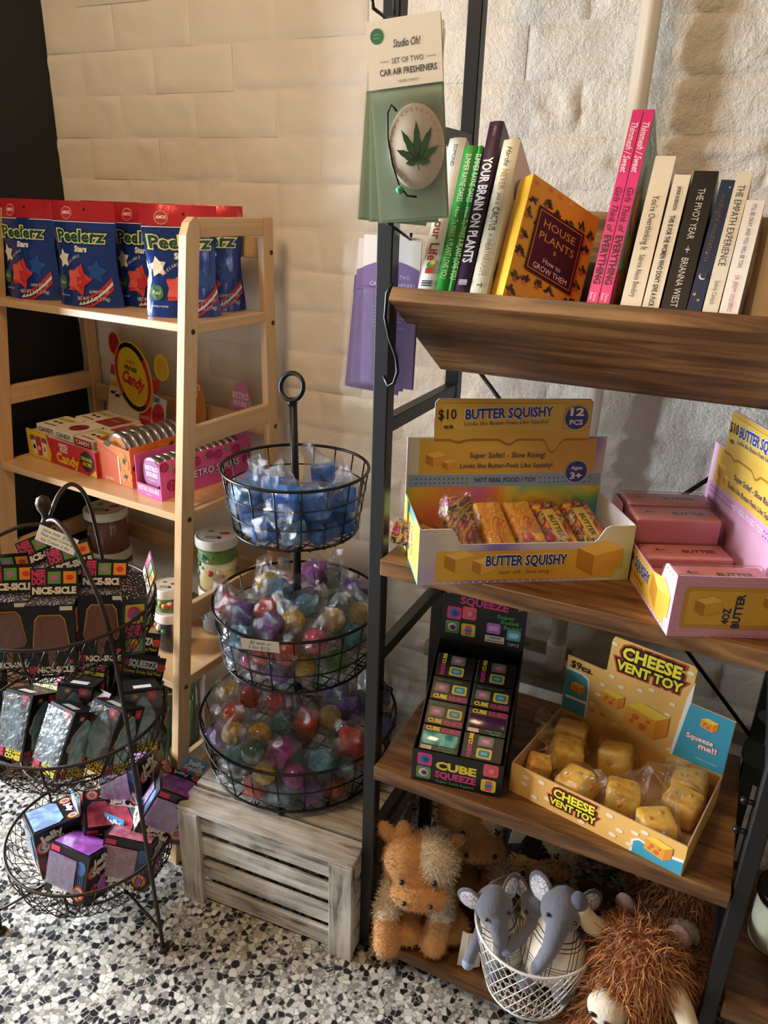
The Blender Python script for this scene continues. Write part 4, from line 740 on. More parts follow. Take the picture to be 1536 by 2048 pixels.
for nm2, Fs in (('left_wall', FR((0, D, 0), (0, -1, 0), (0, 0, 1))), ('right_wall', FR((W, 0, 0), (0, 1, 0), (0, 0, 1)))):
    sp = panel(ch, nm2, [(0, 0), (D, 0), (D, H), (0, H)], Fs, M_CHB, .002, M_KRAFT); P = Print(Fs @ T(0, 0, .0003)); dots(P, [(.02 + i * .022, .02 + (i * 37 % 3) * .012) for i in range(9)], 0); P.done(sp, 'side_print')
HS, HT = .182, .256; x0, x1 = .080, .232
Fh = FR((0, D, 0), (1, 0, 0), (0, 0, 1)); hp = panel(ch, 'header_card', [(0, 0), (W, 0), (W, HS - .004), (x1, HS), (x1 + .002, HT - .006), (x1 - .004, HT), (x0 + .004, HT + .004), (x0, HT - .004), (x0 - .002, HS + .002), (x0 - .006, HS), (0, HS + .004)], Fh, M_CHB, .002, M_KRAFT)
P = Print(Fh @ T(0, 0, .0003)); wv = '#f2efe6'; tq = '#3f9db8'; td = '#4d98a8'
P.poly([(.001, .062), (.052, .062), (.052, .12), (.048, .150), (.034, .158), (.001, .160)], wv, 0); P.poly([(.001, .062), (.049, .062), (.049, .12), (.045, .146), (.032, .154), (.001, .156)], td, 1)
P.poly([(W - .095, .062), (W - .001, .062), (W - .001, HS - .005), (x1 + .003, HS - .001), (x1 + .003, HT - .03), (W - .085, .19)], wv, 0); P.poly([(W - .090, .062), (W - .001, .062), (W - .001, HS - .005), (x1 + .003, HS - .001), (W - .079, .17)], tq, 1)
dots(P, [(.09, .175), (.075, .15), (.11, .16), (.145, .168), (.165, .178), (.205, .165), (.185, .085), (.06, .1), (.2, .1), (.215, .07), (.11, .075), (.085, .245), (.225, .24), (.07, .125), (.20, .14)], 1)
cheese_art(P, .028, .122, .014, 3); cheese_art(P, .098, .128, .022, 3); cheese_art(P, .165, .110, .040, 4); cheese_art(P, W - .040, .152, .015, 3); cheese_logo(P, .156, .222, 1.14, 3, -1)
P.text('Squeeze', W - .050, .112, .010, '#c8506a', 3, w=.046, bold=.09); P.text('Squeeze', W - .050, .112, .010, '#f6f1ea', 4, w=.046, bold=.03); P.text('me!!', W - .034, .098, .011, '#c8506a', 3, w=.030, bold=.09); P.text('me!!', W - .034, .098, .011, '#f6f1ea', 4, w=.030, bold=.03); P.text('MADE IN CHINA', W - .032, .074, .0035, '#d8e6ea', 2)
P.text('$9ea.', .030, .163, .015, '#15120f', 3, w=.044, rot=-3, bold=.01); P.rect(.006, .092, .052, .098, wv, 2); P.text('CE', .062, .082, .006, '#5a4020', 3); P.text('3+', .085, .081, .0075, '#3a2a18', 3); P.done(hp, 'header_print')
M_CHEESE = swirl('cheese_foam', [(0.35, '#e8b03c'), (0.5, '#f2c658'), (0.65, '#f8d878')], 30, .5, .3)
for i, (x, y, z, rz, lab) in enumerate(((.043, .166, .040, 10, 'back left corner of the tray'), (.058, .110, .040, 25, 'second from the back along the left side of tray'), (.028, .058, .030, 30, 'small corner piece at the left front of tray'), (.106, .050, .034, -15, 'front row, second from the left in tray'), (.136, .160, .038, 8, 'alone at back middle against the header'), (.182, .070, .036, 20, 'front row middle with a bright wrapper highlight'), (.268, .176, .034, 5, 'back right corner of the tray'), (.272, .116, .036, -8, 'right side, in front of the back right corner piece'), (.252, .040, .034, 35, 'front right of tray above the turquoise corner'))):
    t = thing('cheese_toy', 'yellow wrapped cheese squeeze toy, ' + lab, 'squeeze toy', CT @ T(x, y, z, rz, random.uniform(-14, 14), random.uniform(-14, 14)), 'wrapped cheese toys'); s = .055 if i != 2 else .040
    MB().box((0, 0, 0), (s * 1.05, s, s * .92), M_CHEESE, None, s * .16, 3).build('foam_block', t)
    for a, b, c in ((.5, .1, .1), (-.1, -.5, .05), (.2, .15, .46), (-.25, -.1, .46)): MB().ball((a * s * .90, b * s * .86, c * s * .84), s * .12, mat('#dca640', .6), None, 10).build('hole', t)
    crumple(MB(), (s * .66, s * .64, s * .60), i * 2.7 + 1, M_CELLO, None, V((random.uniform(-1, 1), random.uniform(-.4, 1), .5)).normalized(), .16).build('wrapper', t)
# ------------------------------------------------------------------ wrapped squeeze toys in the black baskets
TC = dict(yellow='#d9b83a', sky='#5fa6c9', magenta='#a83f9c', green='#2f6b57', purple='#7a3fa6', pink='#d8557f', violet='#54419f', red='#cf4a35', teal='#3f8f9f', orange='#e0592a', lime='#5fb04a', navy='#2a2f6a', blue='#5563c4')
CN = dict(sky='light blue', lime='lime green', green='dark green', teal='teal')
def gel(hexc):
    k = ('gel', hexc)
    if k not in MATS:
        m, nt, b = newmat('gel_' + hexc[1:]); c = coords(nt, 'Object'); base = lin(hexc); n = noise_n(nt, c, 22, 2, .5, 2.5)
        d = tuple(x * .68 for x in base[:3]) + (1,); l = tuple(min(1, x * 1.18 + .01) for x in base[:3]) + (1,)
        nt.links.new(mixc(nt, ramp(nt, [(.4, 0.0), (.6, 1.0)], n), d, l), b.inputs['Base Color']); b.inputs['Roughness'].default_value = .18
        b.inputs['Transmission Weight'].default_value = 0.12; b.inputs['Subsurface Weight'].default_value = 0.15; b.inputs['Subsurface Radius'].default_value = (.01, .01, .01); b.inputs['Coat Weight'].default_value = .4; MATS[k] = m
    return MATS[k]
_tm = {}
def toy_mesh(shape, col, r):
    k = (shape, col, r)
    if k not in _tm:
        mb = MB()
        if shape == 'ball': mb.ball((0, 0, 0), r, gel(col), None, 18)
        elif shape == 'gem':
            bm = bmesh.new(); bmesh.ops.create_icosphere(bm, subdivisions=1, radius=r * 1.12); bm.verts.index_update(); mb.add([v.co[:] for v in bm.verts], [tuple(v.index for v in f.verts) for f in bm.faces], gel(col)); bm.free()
        else: mb.box((0, 0, 0), (r * 1.72,) * 3, gel(col), None, r * .22, 3)
        o = mb.build('x'); _tm[k] = o.data; bpy.data.objects.remove(o)
    return _tm[k]
_wm = []
for k in range(9):
    o = crumple(MB(), (1, 1, 1), k * 5.3 + 2, M_CELLO, None, V((random.uniform(-.6, .6), random.uniform(-.6, .6), 1)).normalized(), .17).build('x'); _wm.append(o.data); bpy.data.objects.remove(o)
TOP = [(0.028,0.066,0.961,'c'),(-0.005,-0.061,0.964,'c'),(-0.059,-0.094,0.938,'k'),(0.046,-0.105,0.956,'c'),(0.094,-0.060,0.944,'c'),(0.110,-0.013,0.944,'c'),(-0.007,-0.105,0.904,'c'),(0.050,-0.094,0.909,'k'),(0.088,-0.062,0.904,'c'),(0.101,-0.005,0.905,'c'),(-0.046,-0.083,0.898,'k'),(0.043,-0.050,0.898,'c'), (-0.07, 0.0, .905, 'c'), (0.0, .07, .9, 'c'), (-.06, -.03, .95, 'c')]
MID = [(-0.085,0.014,0.702,'ball','yellow'),(-0.019,-0.010,0.706,'cube','sky'),(0.041,-0.034,0.701,'ball','sky'),(-0.025,0.121,0.696,'cube','magenta'),(0.002,0.154,0.678,'gem','green'),(0.093,0.090,0.691,'cube','purple'),(0.091,0.019,0.696,'gem','green'),(0.142,0.020,0.682,'ball','yellow'),(-0.115,-0.087,0.685,'cube','pink'),(-0.063,-0.100,0.689,'cube','violet'),(-0.021,-0.087,0.695,'cube','red'),(0.036,-0.093,0.691,'ball','yellow'),(0.109,-0.036,0.688,'ball','yellow'),(0.106,-0.106,0.675,'ball','pink'),(0.149,-0.021,0.658,'ball','teal'),(-0.077,-0.125,0.635,'gem','green'),(-0.042,-0.145,0.659,'cube','sky'),(0.015,-0.115,0.687,'cube','purple'),(0.014,-0.147,0.642,'ball','orange'),(0.052,-0.141,0.647,'ball','orange'),(-0.026,-0.135,0.603,'ball','pink'),(0.034,-0.130,0.604,'cube','purple'),(0.084,-0.112,0.612,'ball','yellow'),(0.131,-0.054,0.602,'ball','lime'),(-0.081,-0.111,0.595,'ball','sky'),(-.12,-.02,.64,'cube','green'),(-.06,-.05,.62,'ball','red'),(.0,-.06,.63,'cube','teal'),(.06,-.05,.64,'ball','magenta'),(.08,.04,.63,'cube','lime'),(.12,.03,.61,'gem','pink'),(-.02,.08,.65,'ball','navy'),(-.09,.08,.66,'cube','orange'),(.05,.12,.64,'ball','purple'),(-.1,-.06,.6,'ball','purple')]
BOT = [(-0.163,-0.042,0.421,'ball','yellow'),(-0.090,-0.061,0.444,'ball','orange'),(-0.103,-0.106,0.425,'ball','orange'),(-0.007,-0.067,0.453,'cube','red'),(0.022,-0.096,0.441,'gem','green'),(-0.072,-0.155,0.408,'ball','yellow'),(-0.012,-0.149,0.417,'ball','yellow'),(0.075,-0.066,0.440,'cube','orange'),(0.102,-0.046,0.436,'ball','yellow'),(0.090,0.028,0.448,'cube','violet'),(0.128,0.056,0.430,'ball','teal'),(0.124,0.003,0.434,'cube','purple'),(0.143,-0.041,0.418,'cube','navy'),(0.165,-0.057,0.403,'cube','red'),(0.057,-0.157,0.405,'cube','magenta'),(0.134,-0.123,0.395,'gem','sky'),(-0.042,-0.190,0.390,'gem','sky'),(0.002,-0.176,0.401,'ball','green'),(0.023,-0.190,0.389,'ball','yellow'),(0.090,-0.170,0.376,'ball','magenta'),(0.006,-0.178,0.328,'cube','red'),(0.146,-0.109,0.322,'ball','orange'),(0.185,-0.053,0.392,'cube','orange'),(0.172,-0.090,0.387,'gem','green'),(0.189,0.049,0.393,'cube','blue'),(0.117,-0.133,0.322,'cube','purple'),(0.138,0.137,0.390,'cube','violet'),(-0.060,-0.168,0.322,'gem','green'),(0.055,-0.166,0.322,'cube','sky'),(-0.13,-0.12,.36,'cube','purple'),(-.15,-.02,.36,'ball','sky'),(-.1,.08,.40,'cube','pink'),(0.,.1,.42,'ball','lime'),(-.03,.02,.43,'cube','teal'),(-.05,-.10,.37,'cube','violet'),(.04,-.06,.38,'ball','pink'),(.08,-.10,.36,'ball','teal'),(.10,.02,.37,'cube','lime'),(.05,.05,.40,'ball','red'),(-.11,-.10,.34,'ball','pink'),(-.02,-.13,.33,'ball','blue'),(.08,.12,.39,'gem','yellow'),(-.16,.02,.39,'cube','magenta'),(-.06,.06,.42,'ball','purple'),(.15,-.02,.34,'ball','navy')]
def relax(lst, r, zt, zb, rt, rb, fix):
    P = [V(p[:3]) for p in lst]; Q = [p.copy() for p in P]
    for it in range(60):
        for i in range(len(P)):
            for j in range(i + 1, len(P)):
                d = P[i] - P[j]; L = d.length; m = 2 * r * 0.97
                if 1e-6 < L < m: d *= (m - L) / L * .25; P[i] += d; P[j] -= d
        for i, p in enumerate(P):
            p += (Q[i] - p) * 0.06; rr = math.hypot(p.x, p.y); lim = rb + (rt - rb) * min(1, max(0, (p.z - zb) / (zt - zb))) - r - .002
            if rr > lim: p.x *= lim / rr; p.y *= lim / rr
            if rr < r + .012 and rr > 1e-5: p.x *= (r + .012) / rr; p.y *= (r + .012) / rr
            p.z = max(p.z, zb + r + .003)
    return P
def proj(p):
    d = V((p[0], p[1], p[2] - 1.5)); x, y, z = (sum(RW[k][i] * d[k] for k in range(3)) for i in range(3)); return x / z * 1519 + 768, y / z * 1519 + 1024
ORD = ['first', 'second', 'third', 'fourth', 'fifth', 'sixth', 'seventh', 'eighth']
def fill(lst, r, zt, zb, rt, rb, where, group):
    P = relax(lst, r, zt, zb, rt, rb, 0); info = []
    for p, q in zip(P, lst): info.append((proj((p.x + BX, p.y + BY, p.z)), p, q))
    ys = sorted(i[0][1] for i in info); cut = [ys[int(len(ys) * f)] for f in (.34, .67)]; used = {}
    items = []
    for (px, py), p, q in info:
        row = 'upper' if py < cut[0] else 'middle' if py < cut[1] else 'lower'; col = q[4] if len(q) > 4 else 'blue'; sh = q[3] if len(q) > 4 else 'cube'
        items.append([row, CN.get(col, col), sh, px, p, q])
    for it in items:
        same = sorted(j[3] for j in items if j[:3] == it[:3]); k = same.index(it[3]); nmr = {'gem': 'faceted gem', 'ball': 'ball', 'cube': 'cube'}[it[2]]
        cl = 'cloudy ' if it[5][3] == 'k' else ''
        cls = [j for j in same if 1]; lab = '%s%s wrapped %s, %s part of the %s black basket' % (cl, it[1], nmr, it[0], where) if len(same) == 1 else '%s%s wrapped %s, %s from left in %s part of %s basket' % (cl, it[1], nmr, ORD[k], it[0], where)
        p = it[4]; q = it[5]
        t = thing('squeeze_toy', lab, 'squeeze toy', T(BX + p.x, BY + p.y, p.z), group)
        rt_ = Euler((random.uniform(-.5, .5), random.uniform(-.5, .5), random.uniform(0, 6.3))).to_matrix().to_4x4()
        if len(q) > 4: me = toy_mesh(q[3], TC[q[4]], r)
        else: me = toy_mesh('cube', '#1f7ee6' if q[3] == 'c' else '#7fb2e2', r)
        link('gel_body', me, t, rt_); s = r * 1.24
        link('wrapper', random.choice(_wm), t, Euler((random.uniform(-.6, .6), random.uniform(-.6, .6), random.uniform(0, 6.3))).to_matrix().to_4x4() @ Matrix.Diagonal((s, s, s, 1)))
fill(TOP, .0300, .997, .868, .149, .128, 'top', 'blue wrapped cubes in the top black basket')
fill(MID, .0268, .694, .563, .183, .163, 'middle', 'wrapped gel toys in the middle black basket')
fill(BOT, .0275, .405, .290, .225, .205, 'bottom', 'wrapped gel toys in the bottom black basket')
pc = thing('price_card', 'white price card with green handwriting clipped on the middle black basket', 'card', FR((BX + 0.030, BY - 0.187, 0.686), V((0.96, 0.28, 0)), (0, -.2, 1)))
MB().box((0, 0, 0), (.078, .029, .0008), mat('#e9e2d4', .5), None, .0003).build('card', pc); P = Print(T(0, 0, .0006)); P.text('$5 each or', .002, .003, .0085, '#3f6a2f', 0, w=.044, it=.2); P.text('3 for $12-', -.002, -.010, .0085, '#3f6a2f', 0, w=.046, it=.2); P.done(pc, 'handwriting')
# ------------------------------------------------------------------ candy on the bamboo shelf
def foil(name, hexc, r=.22):
    m, nt, b = newmat(name); b.inputs['Base Color'].default_value = lin(hexc); b.inputs['Metallic'].default_value = .25; b.inputs['Roughness'].default_value = r; b.inputs['Coat Weight'].default_value = .6; b.inputs['Coat Roughness'].default_value = .1
    c = coords(nt, 'Object', (1, 1, .35)); bump(nt, b, noise_n(nt, c, 30, 3, .5, .8), .35, .01); return m
M_FBLUE = foil('blue_foil', '#22408f'); M_FRED = foil('red_foil', '#c92a37', .35)
def pouch(label, M, seed, W=.165, H=.215, group='blue gummy candy pouches'):
    r = thing('candy_pouch', label, 'candy bag', M, group); nx, nz = 16, 22; HB = .040
    def th(x, z):
        u = max(0.0, 1 - (2 * x / W) ** 2); t = (1 - z / H)
        return (.034 * t ** .75 + .002) * u ** .75 + .0035 * u * t * noise.noise((x * 45 + seed, z * 16, seed)) + (.003 * noise.noise((x * 14 + seed * 2, z * 30, 1)) if z < H - HB else .0015 * math.sin(x * 60 + seed))
    def wd(z): return 1.0 - .10 * math.sin(PI * min(1, z / (H - .02))) ** 2 * (1 if z < H - .02 else 0) + .0
    bl = MB(); rd = MB()
    for sg in (-1, 1):
        P = {}
        for i in range(nx + 1):
            for j in range(nz + 1):
                x = (i / nx - .5) * W; z = H * j / nz; yy = .0009 if j == nz else th(x, z); P[i, j] = (x * wd(z), sg * yy, z)
        for band, mb, rng in ((0, bl, range(nz - 4)), (1, rd, range(nz - 4, nz))):
            js = list(rng) + [rng[-1] + 1]; vs = [P[i, j] for j in js for i in range(nx + 1)]; n1 = nx + 1
            fs = [((k * n1 + i), (k * n1 + i + 1), ((k + 1) * n1 + i + 1), ((k + 1) * n1 + i)) for k in range(len(js) - 1) for i in range(nx)]
            mb.add(vs, fs if sg < 0 else [f[::-1] for f in fs], M_FBLUE if band == 0 else M_FRED, True)
    bl.prism([((i / nx - .5) * W, -th((i / nx - .5) * W, 0)) for i in range(nx + 1)] + [((i / nx - .5) * W, th((i / nx - .5) * W, 0)) for i in range(nx, -1, -1)][1:-1], 0, .0006, M_FBLUE)
    bl.build('pouch_body', r); rd.build('top_band', r)
    def wp(x, y, z): yy = max(0, min(H, y)); return (x * wd(yy), -th(max(-W / 2, min(W / 2, x)), yy) - .0006 - z * 2.2, yy)
    P = Print(None, None, wp); gw = '#eef0e6'
    zz = H - .041
    P.text('Peelerz', .0, zz - .040, .0235, '#1f4a30', 1, w=.125, bold=.15); P.text('Peelerz', .0, zz - .040, .0235, '#eceabf', 2, w=.125, bold=.10); P.text('Peelerz', .0, zz - .040, .0235, '#1d4d33', 3, w=.125, bold=.03)
    P.text('Stars', .004, zz - .060, .0115, gw, 1, w=.034, bold=.05)
    P.poly(star(-.052, zz - .076, .021, .58, 5, 100), '#f0ead2', 1); P.poly(star(.042, zz - .10, .024, .55, 5, 80), '#2a63b5', 1); P.poly(star(.042, zz - .10, .020, .55, 5, 80), '#1f4f9f', 2)
    for a, b, rr_, c, l in ((-.004, zz - .118, .036, '#d23f3f', 2), (-.012, zz - .116, .027, '#e2605a', 3), (.006, zz - .122, .018, '#c23234', 4)): P.poly(star(a, b, rr_, .62, 5, 75), c, l)
    for k, chh in enumerate('PEELABLE'): P.text(chh, -.040 + k * .0055, zz - .088 + k * .0028 - (k - 4) ** 2 * .0003, .0058, gw, 2, rot=28 - k * 3)
    P.text('GUMMY CANDY', .045, .030, .0062, gw, 4, w=.042); P.text('NET WT. 6 OZ (170g)', .030, .015, .0072, gw, 4, w=.072); P.text('NATURALLY FLAVORED', -.048, .020, .0035, gw, 1, w=.034)
    for off, c, l in ((.0, '#e8e4e0', 1), (-.010, '#c9323c', 2), (.009, '#c9323c', 1)):
        for k in range(9):
            x0, x1 = -.005 + k * .0088, -.005 + (k + 1) * .0088; f = lambda x: .004 + ((x + .005) / .085) ** 2 * .050 + off
            q = [(x0, max(.001, f(x0))), (x1, max(.001, f(x1))), (x1, max(.001, f(x1) + .008)), (x0, max(.001, f(x0) + .008 * k / 9))]; P.poly([(min(a, W / 2 - .002), b) for a, b in q], c, l)
    P.circ(-.055, .048, .015, '#3f6f3f', 1); P.text('Real', -.055, .045, .008, '#e6ecd0', 2, w=.018, it=.2)
    P.circ(-.034, H - .024, .014, '#e8b9bd', 1, .013); P.circ(-.034, H - .024, .0125, '#c92a37', 2, .0115); P.text('AMOS', -.034, H - .026, .0062, '#f4ece8', 3, w=.020, bold=.04); P.circ(.010, H - .016, .0026, '#2a1216', 1)
    P.rect(-W / 2 + .001, zz - .0012, W / 2 - .001, zz + .0006, '#e9dfe0', 1); P.done(r, 'printing'); return r
ZS = SHZ[0] + .0004
pouch('blue gummy candy pouch at the far left end of the top bamboo shelf', T(-1.535, 1.308, ZS, 3), 1.3, .172)
pouch('blue gummy candy pouch second from left, standing at the shelf edge', T(-1.342, 1.292, ZS, 6), 4.1, .170)
pouch('blue gummy candy pouch half hidden between the two front pouches', T(-1.238, 1.362, ZS, 10), 7.7)
pouch('blue gummy candy pouch nearest the front bamboo post, with bright glare', T(-1.079, 1.288, ZS, 38), 2.2, .150)
pouch('blue gummy candy pouch seen behind the post through the side opening', T(-1.100, 1.402, ZS, 32), 5.5, .155)
pouch('blue gummy candy pouch at the back, only its red top showing', T(-1.385, 1.418, ZS, 4), 9.1)

Z2 = SHZ[1] + .0004; CM = T(-1.600, 1.277, Z2, -10); W, D, H = .284, .188, .070; M_CRED = mat('#c9253a', .42)
cd = thing('candy_display', 'king size candy display box in red and yellow with oval header', 'display box', CM)
MB().box((W / 2, D / 2, .001), (W, D, .002), mat('#d8cdb8', .7)).build('base', cd)
Ff = FR((0, 0, 0), (1, 0, 0), (0, 0, 1)); fp = panel(cd, 'front_wall', [(0, 0), (W, 0), (W, H * .95), (W * .36, H * .93), (W * .33, H), (0, H)], Ff, M_CRED, .0018); P = Print(Ff @ T(0, 0, .0003))
P.poly([(0.001, 0.001), (W * .33, .001), (W * .36, H * .3), (W * .31, H * .98), (.001, H - .001)], '#e8c926', 0)
for x, a, c1, c2 in ((.030, 12, '#e9e2d2', '#2a241f'), (.052, 4, '#c9253a', '#e8d8c8'), (.076, -4, '#ece6d8', '#c98a3a')):
    ca, sa = math.cos(R(a)), math.sin(R(a)); q = lambda u, v: (x + u * ca - v * sa, .033 + u * sa + v * ca); P.poly([q(-.011, -.024), q(.011, -.024), q(.011, .024), q(-.011, .024)], c1, 2); P.poly([q(-.011, .012), q(.011, .012), q(.011, .024), q(-.011, .024)], '#c92a35', 3); P.poly([q(-.004, .014), q(.005, .014), q(.005, .025), q(-.004, .025)], '#2f6fb0', 4); P.circ(*q(0, -.005), .006, c2, 3)
P.text('KING', W * .555, .050, .0095, '#f2ece4', 2, w=.034, bold=.04); P.text('SIZE', W * .555, .038, .0095, '#f2ece4', 2, w=.030, bold=.04); P.text('Candy', W * .60, .010, .024, '#f0d82a', 2, w=.088, bold=.04)
P.circ(W * .88, .034, .027, '#14120f', 2, .025); P.text('ORIGINAL', W * .88, .036, .0085, '#e8cf2a', 3, w=.044, bold=.03); P.text('RECIPE', W * .88, .023, .0085, '#e8cf2a', 3, w=.034, bold=.03); P.poly([(W * .9, .001), (W - .001, .001), (W - .001, .02)], '#e8c926', 1); P.done(fp, 'front_print')
for nm2, Fs in (('left_wall', FR((0, D, 0), (0, -1, 0), (0, 0, 1))), ('right_wall', FR((W, 0, 0), (0, 1, 0), (0, 0, 1)))): panel(cd, nm2, [(0, 0), (D, 0), (D, H * .9), (0, H * .9)], Fs, M_CRED)
Fh = FR((0, D, 0), (1, 0, .0), (0, .18, 1))
def ell(cx, cy, a, b, rot, n=36): return [(cx + a * math.cos(2 * PI * i / n) * math.cos(R(rot)) - b * math.sin(2 * PI * i / n) * math.sin(R(rot)), cy + a * math.cos(2 * PI * i / n) * math.sin(R(rot)) + b * math.sin(2 * PI * i / n) * math.cos(R(rot))) for i in range(n)]
hc = panel(cd, 'header_backing', [(.048, 0), (W, 0), (W, .150), (.236, .158), (.20, .12), (.14, .12), (.105, .198), (.060, .212)], Fh, mat('#e6ddcb', .5)); P = Print(Fh @ T(0, 0, .0003))
P.poly([(.058, .186), (.108, .176), (.106, .197), (.060, .211)], '#c8392f', 1); P.rect(.072, .188, .09, .206, '#3f7fae', 2); P.poly([(.058, .155), (.112, .147), (.110, .165), (.060, .172)], '#d8c24a', 1); P.text('STALLION', .085, .157, .006, '#7a6a20', 2, w=.04)
for x, y in ((.072, .138), (.092, .132)): P.circ(x, y, .009, '#1c1714', 1, .004); P.poly([(x + .006, y), (x + .014, y + .008), (x + .016, y + .004)], '#1c1714', 1); P.poly([(x - .007, y), (x - .01, y - .009), (x - .006, y)], '#1c1714', 1); P.poly([(x + .005, y), (x + .011, y - .009), (x + .008, y)], '#1c1714', 1)
P.rect(.186, .06, .232, .125, '#c8253a', 1); P.text('KINGS', .21, .09, .009, '#e8d8d0', 2, w=.036); P.rect(.24, .140, .26, .152, '#2f7fb8', 2); P.circ(.258, .108, .024, '#c92a33', 2, .030); P.text('TARGET', .258, .103, .011, '#2a1a18', 3, w=.042, bold=.01); P.done(hc, 'backing_print')
ov = MB().prism(ell(.158, .190, .098, .066, -52), .004, .006, mat('#e8c72a', .45), Fh); ovp = ov.build('oval_sign', cd); P = Print(Fh @ T(0, 0, .0063))
P.poly(ell(.158, .190, .094, .062, -52), '#c92a33', 0)
for a0, a1 in ((100, 190), (280, 365)):
    pts = [(.158 + .094 * math.cos(R(a)) * math.cos(R(-52)) - .062 * math.sin(R(a)) * math.sin(R(-52)), .190 + .094 * math.cos(R(a)) * math.sin(R(-52)) + .062 * math.sin(R(a)) * math.cos(R(-52))) for a in range(a0, a1 + 1, 6)]; P.poly([(.158, .19)] + pts, '#17130f', 1)
P.poly(ell(.158, .190, .082, .050, -52), '#e8c72a', 2); P.text("WORLD'S", .146, .222, .008, '#b5482a', 3, w=.036, rot=-8, bold=.02); P.text('KING SIZE', .148, .205, .0095, '#1c1712', 3, w=.050, rot=-8, bold=.05); P.text('Candy', .160, .168, .028, '#c8253a', 3, w=.088, rot=-12, bold=.05); P.done(ovp, 'oval_print')
lb = MB().prism(ell(.072, .262, .033, .024, -65), .002, .004, mat('#e8c72a', .45), Fh); lb.prism(ell(.072, .264, .029, .020, -65), .004, .0045, mat('#b8242e', .45), Fh); lb.prism([(.075, .24), (.092, .212), (.108, .222), (.090, .25)], .002, .004, mat('#e8c72a', .45), Fh); lb.build('red_lobe', cd)
rb3 = MB().prism(ell(.262, .228, .034, .026, -60), .002, .004, mat('#e8c72a', .45), Fh); rb3.prism(ell(.264, .226, .028, .019, -60), .004, .0045, mat('#d9b326', .45), Fh); rb3.prism([(.225, .19), (.26, .20), (.252, .165), (.228, .17)], .002, .004, mat('#c92a33', .45), Fh); rb3.build('yellow_lobe', cd)
def candy_pack(lab, x, y, z, rz, top, end):
    t = thing('candy_pack', lab, 'candy box', CM @ T(x, y, z, rz), 'small candy cartons in the king size display'); w, l, h = .074, .088, .022
    MB().box((0, 0, h / 2), (w, l, h), mat('#e4dac6', .5), None, .0006).build('carton', t)
    P = Print(FR((-w / 2, -l / 2, h + .0003), (1, 0, 0), (0, 1, 0)))
    if top == 'horse': P.rect(.008, l * .62, w - .008, l * .78, '#c9b23c', 1); [P.circ(x0, l * .42, .008, '#1c1714', 1, .004) for x0 in (.026, .046)]; P.rect(.012, .012, w - .012, .016, '#6a5f50', 1)
    elif top == 'target': P.circ(w / 2, l * .5, .024, '#8f2a2a', 1); P.text('TARGET', w / 2, l * .47, .008, '#3a1512', 2, w=.04)
    else: P.rect(.002, .002, w - .002, l * .72, '#94302c', 1); P.text('KINGS', w / 2, l * .4, .010, '#d8b8a8', 2, w=.036); P.rect(.002, l * .76, w - .002, l * .79, '#94302c', 1)
    P.done(t, 'top_print'); P = Print(FR((-w / 2, -l / 2 - .0003, 0), (1, 0, 0), (0, 0, 1)))
    if end == 'red': P.rect(.001, .001, w - .001, h - .001, '#a8283c', 0)
    else: P.rect(.001, .001, w - .001, h - .001, '#ece6dc', 0)
    P.text('CANDY', w / 2, .006, .0105, '#f2ece4' if end == 'red' else '#3a3a40', 1, w=.056, bold=.03); P.done(t, 'end_print'); P = Print(FR((w / 2 + .0003, -l / 2, 0), (0, 1, 0), (0, 0, 1)))
    for i in range(14): P.rect(.05 + i * .0022, .004, .0511 + i * .0022, .017, '#3a342e', 0)
    for i in range(4): P.rect(.006, .004 + i * .004, .04, .0055 + i * .004, '#9a8f80', 0)
    P.done(t, 'side_print')
for a in (('candy carton with a horse print at the left of front row', .062, .060, .062, 3, 'horse', 'w'), ('candy carton with a dark red circle in the middle of front row', .142, .058, .062, 0, 'target', 'w'), ('candy carton with a red CANDY end at right of front row', .224, .056, .060, -2, 'horse', 'red'), ('candy carton with horse print in the back row, left', .100, .144, .068, -4, 'horse', 'w'), ('candy carton with red panel in the back row, middle', .178, .142, .068, -4, 'kings', 'w'), ('candy carton with red panel at right end of back row', .250, .134, .062, -6, 'kings', 'w'),
    ('candy carton under the front row, left', .062, .060, .039, 0, 'horse', 'w'), ('candy carton under the front row, middle', .142, .060, .039, 0, 'horse', 'w'), ('candy carton under the front row, right', .224, .060, .037, 0, 'horse', 'red')): candy_pack(*a)
